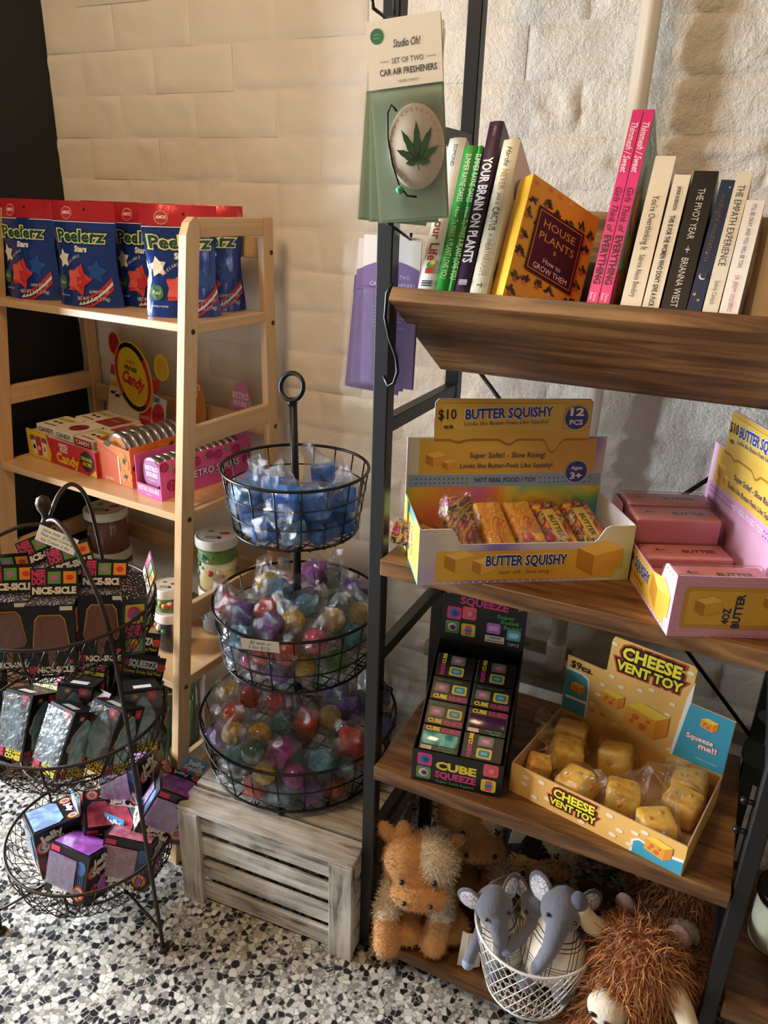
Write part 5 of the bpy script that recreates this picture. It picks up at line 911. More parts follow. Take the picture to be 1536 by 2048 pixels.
# sour candy tins in printed sleeves
def berry(P, x, y, r, l):
    P.circ(x, y, r, '#9c1f52', l, r * .9, 12)
    for i in range(9): a = i * 2.4; P.circ(x + r * .09 * i * math.cos(a) * .9, y + r * .09 * i * math.sin(a) * .85, r * .24, '#c23a72', l + 1, None, 7)
def leafp(P, x, y, s, a, l, c='#7a9a3f'): P.poly([(x, y), (x + s * math.cos(a + .45) * .6, y + s * math.sin(a + .45) * .6), (x + s * math.cos(a), y + s * math.sin(a)), (x + s * math.cos(a - .45) * .6, y + s * math.sin(a - .45) * .6)], c, l)
M_TIN = mat('#c9ccd2', .22, .9)
def sour_box(label, M, W, D, H, kind, ntin):
    r = thing('tin_display', label, 'display box', M); col = '#d8579f' if kind == 'p' else '#e07a33'; m = mat(col, .42); inn = mat('#c98a52', .7)
    MB().box((W / 2, D / 2, .001), (W, D, .002), inn).build('base', r)
    fl = panel(r, 'front_lip', [(0, 0), (W, 0), (W, .026 if kind == 'p' else H * .9), (0, .026 if kind == 'p' else H)], FR((0, 0, 0), (1, 0, 0), (0, 0, 1)), m, .0018, inn); P = Print(FR((0, -.0004, 0), (1, 0, 0), (0, 0, 1)))
    if kind == 'p': P.text('RETRO SOURS', W / 2, .012, .010, '#f4e4ee', 1, w=W * .82, bold=.03); P.text('raspberry', W / 2, .004, .004, '#f4e4ee', 1)
    else:
        P.poly([(.0, .0), (W * .62, .0), (W * .62, H * .62), (W * .5, H * .75), (0, H * .9)], mat('#d9602a', .42), 1); P.rect(W * .62, .002, W * .66, H * .7, '#e9ded0', 2)
        for i, (x, y) in enumerate(((.75, .25), (.85, .55), (.92, .3), (.78, .7))): P.circ(W * x, H * y, .012, '#e89a3a', 2); P.circ(W * x, H * y, .009, '#e0842c', 3); leafp(P, W * x, H * y, .018, i * 1.7, 4, '#2f4a2a')
        leafp(P, W * .2, H * .92, .03, .2, 3, '#2f4a2a'); P.text('SOURS', W * .3, .006, .006, '#f2e6d8', 2, w=.03)
    P.done(fl, 'lip_print')
    for nm2, Fs, s2 in (('left_wall', FR((0, D, 0), (0, -1, 0), (0, 0, 1)), 0), ('right_wall', FR((W, 0, 0), (0, 1, 0), (0, 0, 1)), 1)):
        wl = panel(r, nm2, [(0, 0), (D, 0), (D, H), (0, H * (1.0 if kind == 'p' else .96))], Fs, m, .0018, m); P = Print(Fs @ T(0, 0, .0004)); rr = random.Random(4 + s2)
        if kind == 'p':
            for x, y, q in ((.05, .06, .014), (.03, .03, .015), (.075, .015, .012), (.10, .068, .013), (.14, .075, .011), (.19, .015, .013), (.22, .07, .014), (.25, .04, .012), (.26, .015, .010), (.165, .07, .012), (.012, .075, .012)):
                if x < D - .01: berry(P, x, min(y, H - .012), q, 3 + int(x * 100) % 3)
            for x, y, a in ((.035, .065, 2.5), (.06, .012, .2), (.12, .065, .5), (.175, .02, 2.6), (.235, .06, .4), (.20, .07, 2.4)): leafp(P, x, y, .022, a, 2)
            P.text('RETRO SOURS', D * .58, H * .36, .0165, '#5a1a38', 8, w=.150, bold=.05); P.text('RETRO SOURS', D * .58, H * .36, .0165, '#f6ecf0', 9, w=.150, bold=.01)
        else:
            for i in range(11): x, y = .012 + i * (D - .024) / 10, H * (.3 + .5 * rr.random()); P.circ(x, y, .013, '#e9a03c', 1 + i % 2); P.circ(x, y, .010, '#e28a30', 3 + i % 2); leafp(P, x, y, .022, rr.uniform(0, 6), 5 + i % 2, '#2f4a2a')
        P.done(wl, 'wall_print')
    hp = panel(r, 'header_card', [(0, 0), (W, 0), (W, H + .035), (W * .92, H + .075), (W * .72, H + .115), (W * .5, H + .128), (W * .28, H + .115), (W * .08, H + .075), (0, H + .035)], FR((0, D, 0), (1, 0, 0), (0, .12, 1)), mat('#e58fc8' if kind == 'p' else '#dd8a45', .45), .0018, mat('#b98a5a', .7)); P = Print(FR((0, D, 0), (1, 0, 0), (0, .12, 1)) @ T(0, 0, .0004))
    P.text('RETRO', W / 2, H + .085, .014, '#f6eaf2', 3, w=W * .62, bold=.05); P.text('SOURS', W / 2, H + .068, .011, '#f6eaf2', 3, w=W * .5, bold=.05); P.text('raspberry', W / 2, H + .052, .006, '#8a3a68', 3)
    if kind == 'p': berry(P, W * .2, H + .03, .014, 1); berry(P, W * .82, H + .025, .014, 1); leafp(P, W * .7, H + .02, .02, 1.2, 1)
    P.done(hp, 'header_print'); tr = W / 2 - .005
    for i in range(ntin):
        y = .012 + i * (D - .02) / ntin + .008; t = thing('candy_tin', 'round silver sour candy tin %s in %s' % (('at the very front, label facing out' if i == 0 else 'at the very back' if i == ntin - 1 else ORD2[i] + ' from the front'), 'pink display' if kind == 'p' else 'orange display'), 'tin', M @ FR((W / 2, y, tr + (.012 if kind == 'p' else .020)), (1, 0, 0), (0, 0, 1)), 'sour candy tins in the ' + ('pink' if kind == 'p' else 'orange') + ' display')
        if kind == 'p': MB().lathe([(tr * .96, -.0095), (tr, -.008), (tr, -.001), (tr * 1.015, -.001), (tr * 1.015, .006), (tr * .97, .0085)], M_TIN, 28).build('tin_body', t)
        else: MB().lathe([(tr * .80, -.0095), (tr * .83, -.008), (tr * .83, -.001), (tr * .845, -.001), (tr * .845, .006), (tr * .81, .0085)], M_TIN, 28).build('tin_body', t)
        if i == 0: P = Print(T(0, 0, .009)); P.circ(0, 0, tr * (.86 if kind == 'p' else .7), '#a8639c' if kind == 'p' else '#d98a3a', 0, None, 28); P.text('RETRO', 0, .008, .010, '#f0e4f0', 1, w=tr * 1.1, bold=.04); P.text('SOURS', 0, -.006, .010, '#f0e4f0', 1, w=tr * 1.0, bold=.04); P.text('raspberry', 0, -.016, .004, '#f0e4f0', 1); P.done(t, 'lid_label')
ORD2 = ['', 'second', 'third', 'fourth', 'fifth', 'sixth', 'seventh', 'eighth', 'ninth', 'tenth', 'eleventh', 'twelfth']
sour_box('orange sour candy tin display between king size candy and pink display', T(-1.318, 1.236, Z2, -9), .116, .215, .098, 'o', 9)
sour_box('pink berry sour candy tin display at right end of bamboo shelf', T(-1.180, 1.207, Z2, -11), .086, .262, .088, 'p', 12)

# ------------------------------------------------------------------ jars of dough on the third bamboo shelf
M_LID = mat('#eae6e0', .4)
def jar(label, x, y, z, r, h, layers, group='clear dough jars with white lids', name='dough_jar'):
    t = thing(name, label, 'jar', T(x, y, z, random.uniform(20, 60)), group); lh = .024
    b = MB(); z0 = .004
    for frac, c in layers: z1 = z0 + (h - lh - .012) * frac; b.lathe([(r * .90, z0), (r * .92, z0 + .001), (r * .92, z1 - .001), (r * .9, z1)], mat(c, .5), 28); z0 = z1
    b.build('dough', t); k = MB(); rr = random.Random(int(r * 1e4 + h * 1e5 + x * 1e3))
    for i in range(26): a = rr.uniform(0, 2 * PI); k.ball((r * .88 * math.cos(a), r * .88 * math.sin(a), rr.uniform(h * .3, h - lh - .012)), rr.uniform(.005, .009), mat(rr.choice(['#c8402c', '#d9b23a', '#4f8f4a', '#e8e0c8', '#3f7f9f', layers[-1][1]]), .4), None, 8)
    k.build('mix_ins', t, None, 'stuff')
    MB().lathe([(r * .97, 0), (r, .003), (r, h - lh), (r * .96, h - lh + .004)], M_JAR, 32, None, True, False).build('jar_wall', t)
    l = MB().lathe([(r * 1.02, h - lh), (r * 1.035, h - lh + .002), (r * 1.035, h - .004), (r * 1.0, h), (r * .94, h), (r * .93, h - .0012)], M_LID, 36).build('lid', t)
    P = Print(T(0, 0, h - .0009)); P.circ(0, 0, r * .88, '#ddd5c8', 0, None, 28); P.circ(r * .4, r * .1, r * .26, '#b8442f', 1, r * .18); P.circ(-r * .3, r * .35, r * .16, '#4a7a3f', 1, r * .1)
    for i in range(4): P.rect(-r * .5, -r * .25 - i * r * .09, r * .25, -r * .21 - i * r * .09, '#5a534a', 1)
    P.rect(r * .1, -r * .55, r * .3, -r * .35, '#2a2622', 1); P.done(l, 'lid_label'); return t
Z3 = SHZ[2] + .0004
jar('tall dough jar with yellow and teal pieces, on top of the rear left stack', -1.485, 1.395, Z3 + .1152, .056, .118, [(1.0, '#8a5a48')]); jar('dough jar underneath the yellow and teal one in rear left stack', -1.485, 1.395, Z3, .056, .115, [(1.0, '#7a4a42')])
jar('small jar with orange and green mix behind the left wire bowl', -1.515, 1.285, Z3, .042, .130, [(1.0, '#b5533a')])
jar('jar with red printed white lid just behind the wire bowl rim', -1.390, 1.262, Z3, .048, .128, [(.6, '#c9b49a'), (.4, '#d8c8b0')])
jar('jar with pale green dough behind right side of wire bowl', -1.270, 1.292, Z3, .048, .110, [(.5, '#7fa05a'), (.5, '#c9c2a8')])
jar('jar of black dough with orange squiggle near the front post', -1.128, 1.222, Z3, .038, .105, [(1.0, '#2a2a30')]); jar('small jar of green dough stacked on the black dough jar', -1.130, 1.224, Z3 + .1053, .034, .062, [(1.0, '#5f8f3a')])
jar('layered yellow and green dough jar on top of the right stack', -1.082, 1.352, Z3 + .1203, .050, .138, [(.5, '#e3d498'), (.2, '#efe8d0'), (.3, '#6fa04f')]); jar('grey jar under the layered yellow jar at right', -1.082, 1.352, Z3, .050, .120, [(1.0, '#8f8f92')])
sq = MB(); sqp = [(math.cos(i * 1.9) * .016, 0, math.sin(i * 2.7) * .014) for i in range(12)]
bn = thing('plastic_tub', 'clear plastic tub of dark green strands on the lowest bamboo shelf', 'tub', T(-1.150, 1.215, SHZ[3] + .0004)); MB().lathe([(.076, 0), (.078, .004), (.086, .18), (.088, .20), (.092, .285), (.096, .29), (.096, .296), (.090, .296), (.088, .285)], M_JAR, 40, None, True, False).build('tub_wall', bn)
gs = MB(); rr = random.Random(2)
for i in range(60): a = rr.uniform(0, 6.28); q = rr.uniform(.02, .06); a2 = a + rr.uniform(-.6, .6); gs.tube([(q * math.cos(a), q * math.sin(a), .01), (.066 * math.cos(a2), .066 * math.sin(a2), .12), (.07 * math.cos(a2 + .2), .07 * math.sin(a2 + .2), rr.uniform(.19, .25))], .0035, mat(rr.choice(['#2f4f2a', '#3f6a35', '#24402a', '#6a4a30']), .4), 4)
gs.build('strands', bn, None, 'stuff')
# ------------------------------------------------------------------ boxed toys in the chicken wire bowls
SM = T(SX, SY, 0)
KBX = mat('#131214', .35, 0, .15)
def speckle():
    m, nt, b = newmat('black_confetti_print'); c = coords(nt, 'Object'); v = nt.nodes.new('ShaderNodeTexVoronoi'); v.inputs['Scale'].default_value = 260; nt.links.new(c, v.inputs['Vector'])
    nt.links.new(mixc(nt, ramp(nt, [(.20, 1.0), (.30, 0.0)], v.outputs['Distance']), lin('#151316'), mixc(nt, 0.45, v.outputs['Color'], lin('#d8b8b0'))), b.inputs['Base Color']); b.inputs['Roughness'].default_value = .35; return m
M_SPECK = speckle()
POP = [(-.004, 0), (.004, 0), (.0045, .022), (.019, .024), (.022, .032), (.018, .074), (.013, .082), (-.013, .082), (-.018, .074), (-.022, .032), (-.019, .024), (-.0045, .022)]
CONE = [(-.013, 0), (.013, 0), (.017, .026), (.024, .031), (.025, .039), (.021, .046), (.022, .053), (.017, .061), (.016, .067), (.010, .075), (.007, .082), (.001, .086), (-.004, .083), (-.010, .074), (-.015, .066), (-.019, .060), (-.021, .052), (-.021, .046), (-.025, .039), (-.024, .031), (-.017, .026)]
def pic(P, x, y, s, k, l):
    c = [('#5f9a3a', '#b569b5'), ('#e8932a', '#d8402f'), ('#2f2a55', '#e0982a'), ('#c9323f', '#e06a70')][k]; P.rect(x, y, x + s, y + s, c[0], l); P.circ(x + s * .5, y + s * .5, s * .3, c[1], l + 1, s * .24, 10)
def sicle(label, lx, ly, lz, rz, rx, ry, flap=True, group='black boxed popsicle toys in the top bowl'):
    t = thing('popsicle_toy_box', label, 'toy box', SM @ T(lx, ly, lz, rz, rx, ry, 1.14), group); w, d, h = .074, .040, .118
    mb = MB().box((0, 0, h / 2), (w, d, h), KBX); mb.build('carton', t); MB().box((0, 0, h + .0004), (w - .001, d - .001, .0008), M_SPECK).build('top_panel', t)
    F = FR((0, -d / 2 - .0002, 0), (1, 0, 0), (0, 0, 1)); P = Print(F)
    P.rect(.016, h - .008, .035, h - .001, '#d8d0c2', 1); P.poly([(x * 1.28, .016 + y * 1.06) for x, y in POP], '#c9a24a', 1); P.text('NICE-SICLE', .004, .004, .0095, '#e9e2d6', 1, w=.054, bold=.05); P.text('NEE', -.029, .009, .006, '#cf3b6a', 1, w=.011, bold=.05); P.text('DOH', -.029, .003, .006, '#cf3b6a', 1, w=.011, bold=.05); P.circ(.028, .022, .004, '#c83a4f', 1); P.circ(.024, .016, .003, '#3f8fae', 1)
    P.done(t, 'front_print')
    MB().prism([(x * 1.20, .0165 + y * 1.04) for x, y in POP], .0006, .0030, mat('#6b4634', .22, 0, .8), F).build('brown_popsicle', t)
    P = Print(FR((d / 2 + w / 2 - d / 2 + .0002, -d / 2, 0), (0, 1, 0), (0, 0, 1)))
    P.rect(.005, .068, d - .005, .108, '#e0b52f', 1, .003); P.circ(d * .45, .09, .010, '#c93a6a', 2, .014); P.circ(d * .55, .082, .007, '#3f6fa8', 3, .009); P.text('NEE', d / 2, .053, .011, '#cf3b6a', 1, w=.026, bold=.05); P.text('DOH', d / 2, .040, .011, '#cf3b6a', 1, w=.026, bold=.05); P.rect(.005, .006, d - .005, .036, '#4f7f3a', 1, .003); P.circ(d * .5, .021, .009, '#e0b52f', 2, .013); P.circ(d * .5, .017, .007, '#d8402f', 3, .009); P.done(t, 'side_print')
    if flap:
        M2 = FR((0, d / 2 - .0005, h), (1, 0, 0), (0, .25, 1)); fo = MB().box((0, .024, 0), (w, .048, .0008), mat('#131214', .3, 0, .3), M2).build('hang_flap', t); P = Print(M2 @ T(0, 0, .0006))
        P.text('NEE', -.024, .034, .011, '#cf3b6a', 1, w=.020, bold=.06); P.text('DOH', -.024, .021, .011, '#cf3b6a', 1, w=.020, bold=.06); pic(P, -.010, .022, .020, 0, 1); pic(P, .014, .022, .020, 1, 1); P.text('NICE-SICLE', 0, .006, .0105, '#ece5d8', 1, w=.066, bold=.06); P.done(fo, 'flap_print')
zf = .6695
sicle('popsicle toy box at far left front of the top wire bowl', -.018, -.098, zf, 34, -6, 0)
sicle('popsicle toy box in the middle front of top wire bowl, big brown popsicle', .060, -.074, zf, 36, -8, 2)
sicle('popsicle toy box right of the middle one, leaning back', .108, -.008, zf, 40, -10, 6)
sicle('popsicle toy box turned sideways against the right rim of top bowl', .115, .062, zf + .004, -42, -6, 10)
sicle('popsicle toy box behind the front row, its confetti top towards the viewer', -.075, -.012, zf, 30, 16, -5)
sicle('popsicle toy box in the back of top bowl with tilted flap', .030, .050, zf, 58, -12, -6)
sicle('popsicle toy box at back left of top bowl, flap glinting', -.055, .075, zf, 68, -8, -10)
M_CONE = gel('#9cc0c9')
def conebox(label, lx, ly, lz, rz, rx, ry, flap, group='black boxed ice cream cone toys in the middle bowl'):
    t = thing('cone_toy_box', label, 'toy box', SM @ T(lx, ly, lz, rz, rx, ry, 1.12), group); w, d, h = .066, .060, .120
    MB().box((0, 0, h / 2), (w, d, h), KBX).build('carton', t)
    for nm2, F, ww in (('front_print', FR((0, -d / 2 - .0002, 0), (1, 0, 0), (0, 0, 1)), w), ('side_print', FR((w / 2 + .0002, 0, 0), (0, 1, 0), (0, 0, 1)), d)):
        P = Print(F); rr = random.Random(int(abs(lx) * 1e4)); P.poly([(x * 1.06, .0195 + y * 1.02) for x, y in CONE], '#cf8f6a', 1); pic(P, -ww * .32, .100, .016, 2, 1); pic(P, ww * .12, .099, .017, 3, 1)
        for i in range(12): x, y = rr.uniform(-ww * .45, ww * .45), rr.uniform(.03, .095); P.circ(x, y, .0016, rr.choice(['#d8463a', '#e0b52f', '#3f7fae', '#c93a6a']), 0, .0008, 6, rr.uniform(0, 90))
        P.text('NEE', -ww * .34, .011, .0075, '#cf3b50', 1, w=.015, bold=.05); P.text('DOH', -ww * .34, .002, .0075, '#cf3b50', 1, w=.015, bold=.05); P.text('NICE CREAM', ww * .14, .012, .006, '#e6c92f', 1, w=.036, bold=.05); P.text('CONES', ww * .14, .002, .008, '#e6c92f', 1, w=.036, bold=.05); P.done(t, nm2)
        MB().prism([(x * .98, .0205 + y) for x, y in CONE], .0006, .0032, M_CONE, F).build('pale_cone', t)
    MB().box((0, -d / 2 - .0042, h * .56), (w * .98, .0006, h * .80), M_FILM).build('film', t)
    P = Print(FR((0, 0, h + .0002), (1, 0, 0), (0, 1, 0))); P.rect(-.014, -.022, .018, -.006, '#d8d0c2', 0); P.done(t, 'top_print')
    if flap:
        M2 = FR((0, d / 2 - .0005, h), (1, 0, 0), (0, .3, 1)); fo = MB().box((0, .017, 0), (w, .034, .0008), mat('#131214', .3, 0, .3), M2).build('hang_flap', t); P = Print(M2 @ T(0, 0, .0006)); P.text('NEE', -.022, .020, .008, '#cf3b6a', 1, w=.017, bold=.06); P.text('DOH', -.022, .010, .008, '#cf3b6a', 1, w=.017, bold=.06); pic(P, -.008, .012, .016, 0, 1); pic(P, .012, .012, .016, 3, 1); P.text('NICE CREAM CONES', 0, .002, .006, '#e6c92f', 1, w=.058, bold=.05); P.done(fo, 'flap_print')
zm = .4145
conebox('cone toy box at far left of the middle wire bowl', -.070, -.085, zm + .010, 2, -26, -4, True)
conebox('cone toy box in middle front of the bowl, left face glaring white', .032, -.088, zm + .010, -6, -30, -2, True)
conebox('cone toy box right of the glaring one in the middle bowl', .098, -.036, zm + .010, -2, -28, 2, False)
conebox('cone toy box behind the front pair, its flap raised', -.005, -.004, zm + .010, 22, -18, 5, True)
conebox('cone toy box leaning at the right rim of the middle bowl', .118, .050, zm + .008, 52, -14, 8, False)
def squeezza(label, lx, ly, lz, rz, rx, ry, kind):
    t = thing('pizza_toy_box', label, 'toy box', SM @ T(lx, ly, lz, rz, rx, ry, 1.1), 'black boxed pizza squeeze toys in the middle bowl'); w, d, h = .090, .032, .100
    MB().box((0, 0, h / 2), (w, d, h), KBX).build('carton', t); F = FR((0, -d / 2 - .0002, 0), (1, 0, 0), (0, 0, 1)); P = Print(F)
    P.rect(-.036, .036, .030, .092, '#d9933a', 1, .004); P.circ(-.006, .064, .016, '#c85a5a', 2, .013); P.circ(.034, .06, .012, '#2f6f7a', 3); P.text('NEE DOH', -.032, .012, .010, '#cf3b50', 1, w=.018, bold=.05); P.text('SQUEEZZA', .014, .010, .015, '#e9e0d2', 1, w=.066, bold=.06); P.done(t, 'front_print')
    M2 = FR((0, d / 2 - .0005, h), (1, 0, 0), (0, .35, 1)); fo = MB().box((0, .022, 0), (w * .9, .044, .0008), mat('#1b1b1f', .22, .2, .5), M2).build('hang_flap', t); P = Print(M2 @ T(0, 0, .0006)); P.text('SQUEEZZA', .0, .020, .013, '#e9e6e2', 1, w=.056, bold=.06); P.circ(.034, .024, .008, '#d8453a', 1); P.text('NEE', -.033, .022, .009, '#cf3b6a', 1, w=.012, bold=.06); P.text('Squeezy, Gooey, Easy Pizza!', 0, .008, .006, '#dcd23a', 1, w=.072, bold=.02); P.done(fo, 'flap_print')
squeezza('pizza toy box lying behind the cones with orange panel showing', -.045, .055, zm + .004, 38, -14, 4, 0)
squeezza('pizza toy box at right back of middle bowl with silver lettered flap', .062, .092, zm + .012, 30, -4, 12, 1)
squeezza('pizza toy box at back of middle bowl, highest silver flap', .028, .128, zm + .040, 34, -4, 10, 1)
def swirlart(P, x, y, r, l):
    for i, c in enumerate(('#d8453a', '#e0a52f', '#3f6fb5', '#c93a6a')): P.circ(x, y, r * (1 - i * .24), c, l + i, None, 14)
def jelly(label, lx, ly, lz, rz, rx, ry, col, group='black boxed jelly toys in the bottom bowl'):
    t = thing('jelly_toy_box', label, 'toy box', SM @ T(lx, ly, lz, rz, rx, ry, 1.18), group); w, d, h = .092, .086, .094
    MB().box((0, 0, h / 2), (w, d, h), KBX).build('carton', t); g = gel(col)
    for k, (nm2, F) in enumerate((('front_print', FR((0, -d / 2 - .0002, 0), (1, 0, 0), (0, 0, 1))), ('right_print', FR((w / 2 + .0002, 0, 0), (0, 1, 0), (0, 0, 1))), ('left_print', FR((-w / 2 - .0002, 0, 0), (0, -1, 0), (0, 0, 1))), ('top_print', FR((0, 0, h + .0002), (1, 0, 0), (0, 1, 0)) @ T(0, -h / 2, 0)))):
        P = Print(F); e = w / 2
        if k in (0, 2):
            MB().prism([(-e + .004, .020), (.012, .020), (.020, .028), (.020, h - .016), (-e + .004, h - .016)], .0005, .0025, g, F).build('jelly_window', t)
            MB().prism([(-e + .003, .019), (.021, .019), (.021, h - .015), (-e + .003, h - .015)], .003, .0034, M_FILM, F).build('film', t); P.rect(-e + .004, h - .013, -e + .024, h - .003, '#cf3b50', 1); P.circ(e - .016, h - .026, .011, '#3f5f8f', 1, .013)
            for i in range(4): P.rect(e - .024 + i * .0045, h - .062, e - .0225 + i * .0045, h - .036, '#4f6f9f', 1)
            swirlart(P, e - .016, .022, .014, 1); P.text('Jelly', -.010, .0115, .012, '#ece6da', 5, w=.036, bold=.05); P.text('Squish', .0, .001, .0105, '#ece6da', 5, w=.046, bold=.05)
        elif k == 1:
            P.text('Jelly', -.012, h - .020, .014, '#ece6da', 5, w=.040, bold=.05, rot=12); P.text('Squish', -.008, h - .036, .013, '#ece6da', 5, w=.046, bold=.05, rot=12); swirlart(P, e - .014, .046, .014, 1); swirlart(P, -e + .016, .062, .013, 1); P.text('The Funky', .006, h - .050, .006, '#d8d0c2', 5, w=.032, rot=14); P.text('Squishy Jellyfish', .004, h - .059, .006, '#d8d0c2', 5, w=.05, rot=14)
            P.circ(-e + .022, .026, .009, '#8f2a35', 2, .011); MB().prism([(.004 + .017 * math.cos(a), .028 + .021 * math.sin(a) if math.sin(a) > -.5 else .0175) for a in [2 * PI * i / 16 for i in range(16)]], .0005, .0022, g, F).build('jelly_peek', t)
        else:
            MB().prism([(-.040, .008), (.040, .008), (.040, .052), (.030, .062), (-.030, .062), (-.040, .052)], .0004, .0014, g, F).build('jelly_top', t); swirlart(P, -.030, .078, .011, 1); swirlart(P, .032, .078, .010, 1); P.text('Jelly', 0, .075, .009, '#ece6da', 5, w=.03, bold=.05)
        P.done(t, nm2)
    fo = MB().box((.020, d / 2 - .002, h + .018), (.046, .0008, .036), mat('#5aa8d8', .3, 0, .3)).build('hang_flap', t); P = Print(FR((.020, d / 2 - .0026, h), (1, 0, 0), (0, 0, 1))); P.circ(-.012, .008, .008, '#d84f9a', 1); P.circ(.014, .010, .007, '#e8d23a', 1); P.text('Jelly', 0, .021, .010, '#f2f2f6', 2, w=.034, bold=.05); P.text('Squish', 0, .010, .009, '#f2f2f6', 2, w=.040, bold=.05); P.done(fo, 'flap_print')
zb_ = .0835
jelly('jelly toy box with large purple window at the front of bottom bowl', .022, -.070, zb_ + .004, 2, -20, 0, '#b25fc0')
jelly('jelly toy box with small pink window right of the purple front box', .092, .006, zb_ + .006, 20, -16, 8, '#c9707f')
jelly('jelly toy box tipped against left side of bottom bowl', -.080, -.030, zb_ + .006, -28, 0, -12, '#8fa8d0')
jelly('jelly toy box with pink film glinting, behind the purple front box', -.028, .048, zb_ + .020, 50, 14, 12, '#d8566a')
jelly('dark red jelly toy box in the middle of bottom bowl', .058, .090, zb_ + .024, -30, 24, 10, '#a82f45')
jelly('jelly toy box with purple window standing high at the right rim', .112, .080, zb_ + .098, 38, -8, 34, '#a857b8')
jelly('jelly toy box at the back with rainbow swirls, below middle bowl', .030, .110, zb_ + .118, 12, -10, -10, '#c9a0c8')
tg = thing('price_tag', 'white price tag with green handwriting tied to the wire stand top', 'card', FR((-1.090, 0.880, 0.917), V((.78, .20, -.25)), V((.25, .35, .8))))
MB().box((0.02, 0, 0), (.078, .030, .0008), mat('#e9e4d8', .5), None, .0003).build('card', tg); P = Print(T(.02, 0, .0006)); P.text('Nice-Sicle  $1200', 0, .006, .0055, '#3f6a35', 0, w=.062, it=.2); P.text('Pizza oven! Cones &', .0, -.002, .0055, '#3f6a35', 0, w=.064, it=.2); P.text('Ice Cream 2 for', .0, -.011, .0055, '#3f6a35', 0, w=.058, it=.2); P.done(tg, 'handwriting')
# ------------------------------------------------------------------ plush animals, white basket and the next rack
_blob = {}
def blob(name, parts, mats, voxel, parent, M=None, smooth=6):
    """parts: (centre, radii, rot_deg, material index); fused into one continuous skin"""
    key = len(parts), voxel, tuple(round(x, 4) for x in parts[0][1])
    if key in _blob:
        out = _blob[key].copy(); out.materials.clear()
        for m in mats: out.materials.append(m)
        out.polygons.foreach_set('material_index', _blob[key, 'i']); return link(name, out, parent, M)
    bm = bmesh.new(); inv = []
    for c, r, rot, k in parts:
        L = Matrix.Translation(c) @ Euler([R(a) for a in rot]).to_matrix().to_4x4() @ Matrix.Diagonal((*r, 1)); bmesh.ops.create_uvsphere(bm, u_segments=20, v_segments=12, radius=1.0, matrix=L); inv.append((L.inverted(), k, min(r)))
    me = bpy.data.meshes.new('raw'); bm.to_mesh(me); bm.free(); o = bpy.data.objects.new('raw', me); COL.objects.link(o)
    rm = o.modifiers.new('r', 'REMESH'); rm.mode = 'VOXEL'; rm.voxel_size = voxel; sm = o.modifiers.new('s', 'SMOOTH'); sm.iterations = smooth; sm.factor = .5
    dg = bpy.context.evaluated_depsgraph_get(); out = bpy.data.meshes.new_from_object(o.evaluated_get(dg)); bpy.data.objects.remove(o); out.name = name
    out.materials.clear()
    for m in mats: out.materials.append(m)
    idx = []
    for p in out.polygons:
        c = p.center; best = min(inv, key=lambda q: ((q[0] @ c).length - 1) * q[2]); idx.append(best[1])
    out.polygons.foreach_set('material_index', idx); out.polygons.foreach_set('use_smooth', [True] * len(idx)); out.update(); _blob[key] = out; _blob[key, 'i'] = idx; return link(name, out, parent, M)
def chain(pts, rs, k, n=5):
    out = []
    for a in range(len(pts) - 1):
        for i in range(n): t = i / n; p = V(pts[a]).lerp(V(pts[a + 1]), t); r = rs[a] + (rs[a + 1] - rs[a]) * t; out.append((p, (r, r, r), (0, 0, 0), k))
    out.append((V(pts[-1]), (rs[-1],) * 3, (0, 0, 0), k)); return out
def fur(o, count, length, width, mats, seed, pick=None, curl=.5, droop=.3, segs=3, name='fur'):
    me = o.data; rr = random.Random(seed); polys = [p for p in me.polygons if pick is None or p.material_index in pick]; cum = []; s = 0
    for p in polys: s += p.area; cum.append(s)
    import bisect
    mb = MB(); vs = []; fs = []; ms = []; k = len(mats)
    groups = {i: ([], []) for i in range(k)}
    for _ in range(count):
        p = polys[min(len(polys) - 1, bisect.bisect(cum, rr.random() * s))]; c = V(p.center); n = V(p.normal); L = length * rr.uniform(.6, 1.15); t = (n + V((rr.uniform(-1, 1), rr.uniform(-1, 1), rr.uniform(-1, 1))) * curl).normalized(); side = t.orthogonal().normalized(); side = (side * math.cos(rr.random() * 6) + t.cross(side) * math.sin(rr.random() * 6)).normalized()
        c = c + V((rr.uniform(-1, 1), rr.uniform(-1, 1), rr.uniform(-1, 1))) * .0015; gi = rr.randrange(k); gv, gf = groups[gi]; o0 = len(gv); pos = c - n * .001; d = t.copy()
        for q in range(segs + 1):
            w_ = width * (1 - q / segs) ** .7
            if q < segs: gv += [pos + side * w_, pos - side * w_]
            else: gv.append(pos.copy())
            d = (d + V((0, 0, -droop)) * (q + 1) / segs + V((rr.uniform(-1, 1), rr.uniform(-1, 1), rr.uniform(-1, 1))) * curl * .45).normalized(); pos = pos + d * L / segs
        for q in range(segs - 1): a = o0 + q * 2; gf.append((a, a + 1, a + 3, a + 2))
        gf.append((o0 + (segs - 1) * 2, o0 + (segs - 1) * 2 + 1, o0 + segs * 2))
    for gi in range(k):
        if groups[gi][0]: mb.add(groups[gi][0], groups[gi][1], mats[gi], True)
    return mb.build(name, o.parent, None, 'stuff')
def plushmat(name, hexc, s=.12):
    m, nt, b = newmat(name); c = coords(nt, 'Object'); n = noise_n(nt, c, 160, 5, .65); base = lin(hexc); nt.links.new(mixc(nt, n, tuple(x * .72 for x in base[:3]) + (1,), tuple(min(1, x * 1.15) for x in base[:3]) + (1,)), b.inputs['Base Color']); b.inputs['Roughness'].default_value = .95; b.inputs['Sheen Weight'].default_value = .4; bump(nt, b, n, .6, .003); return m
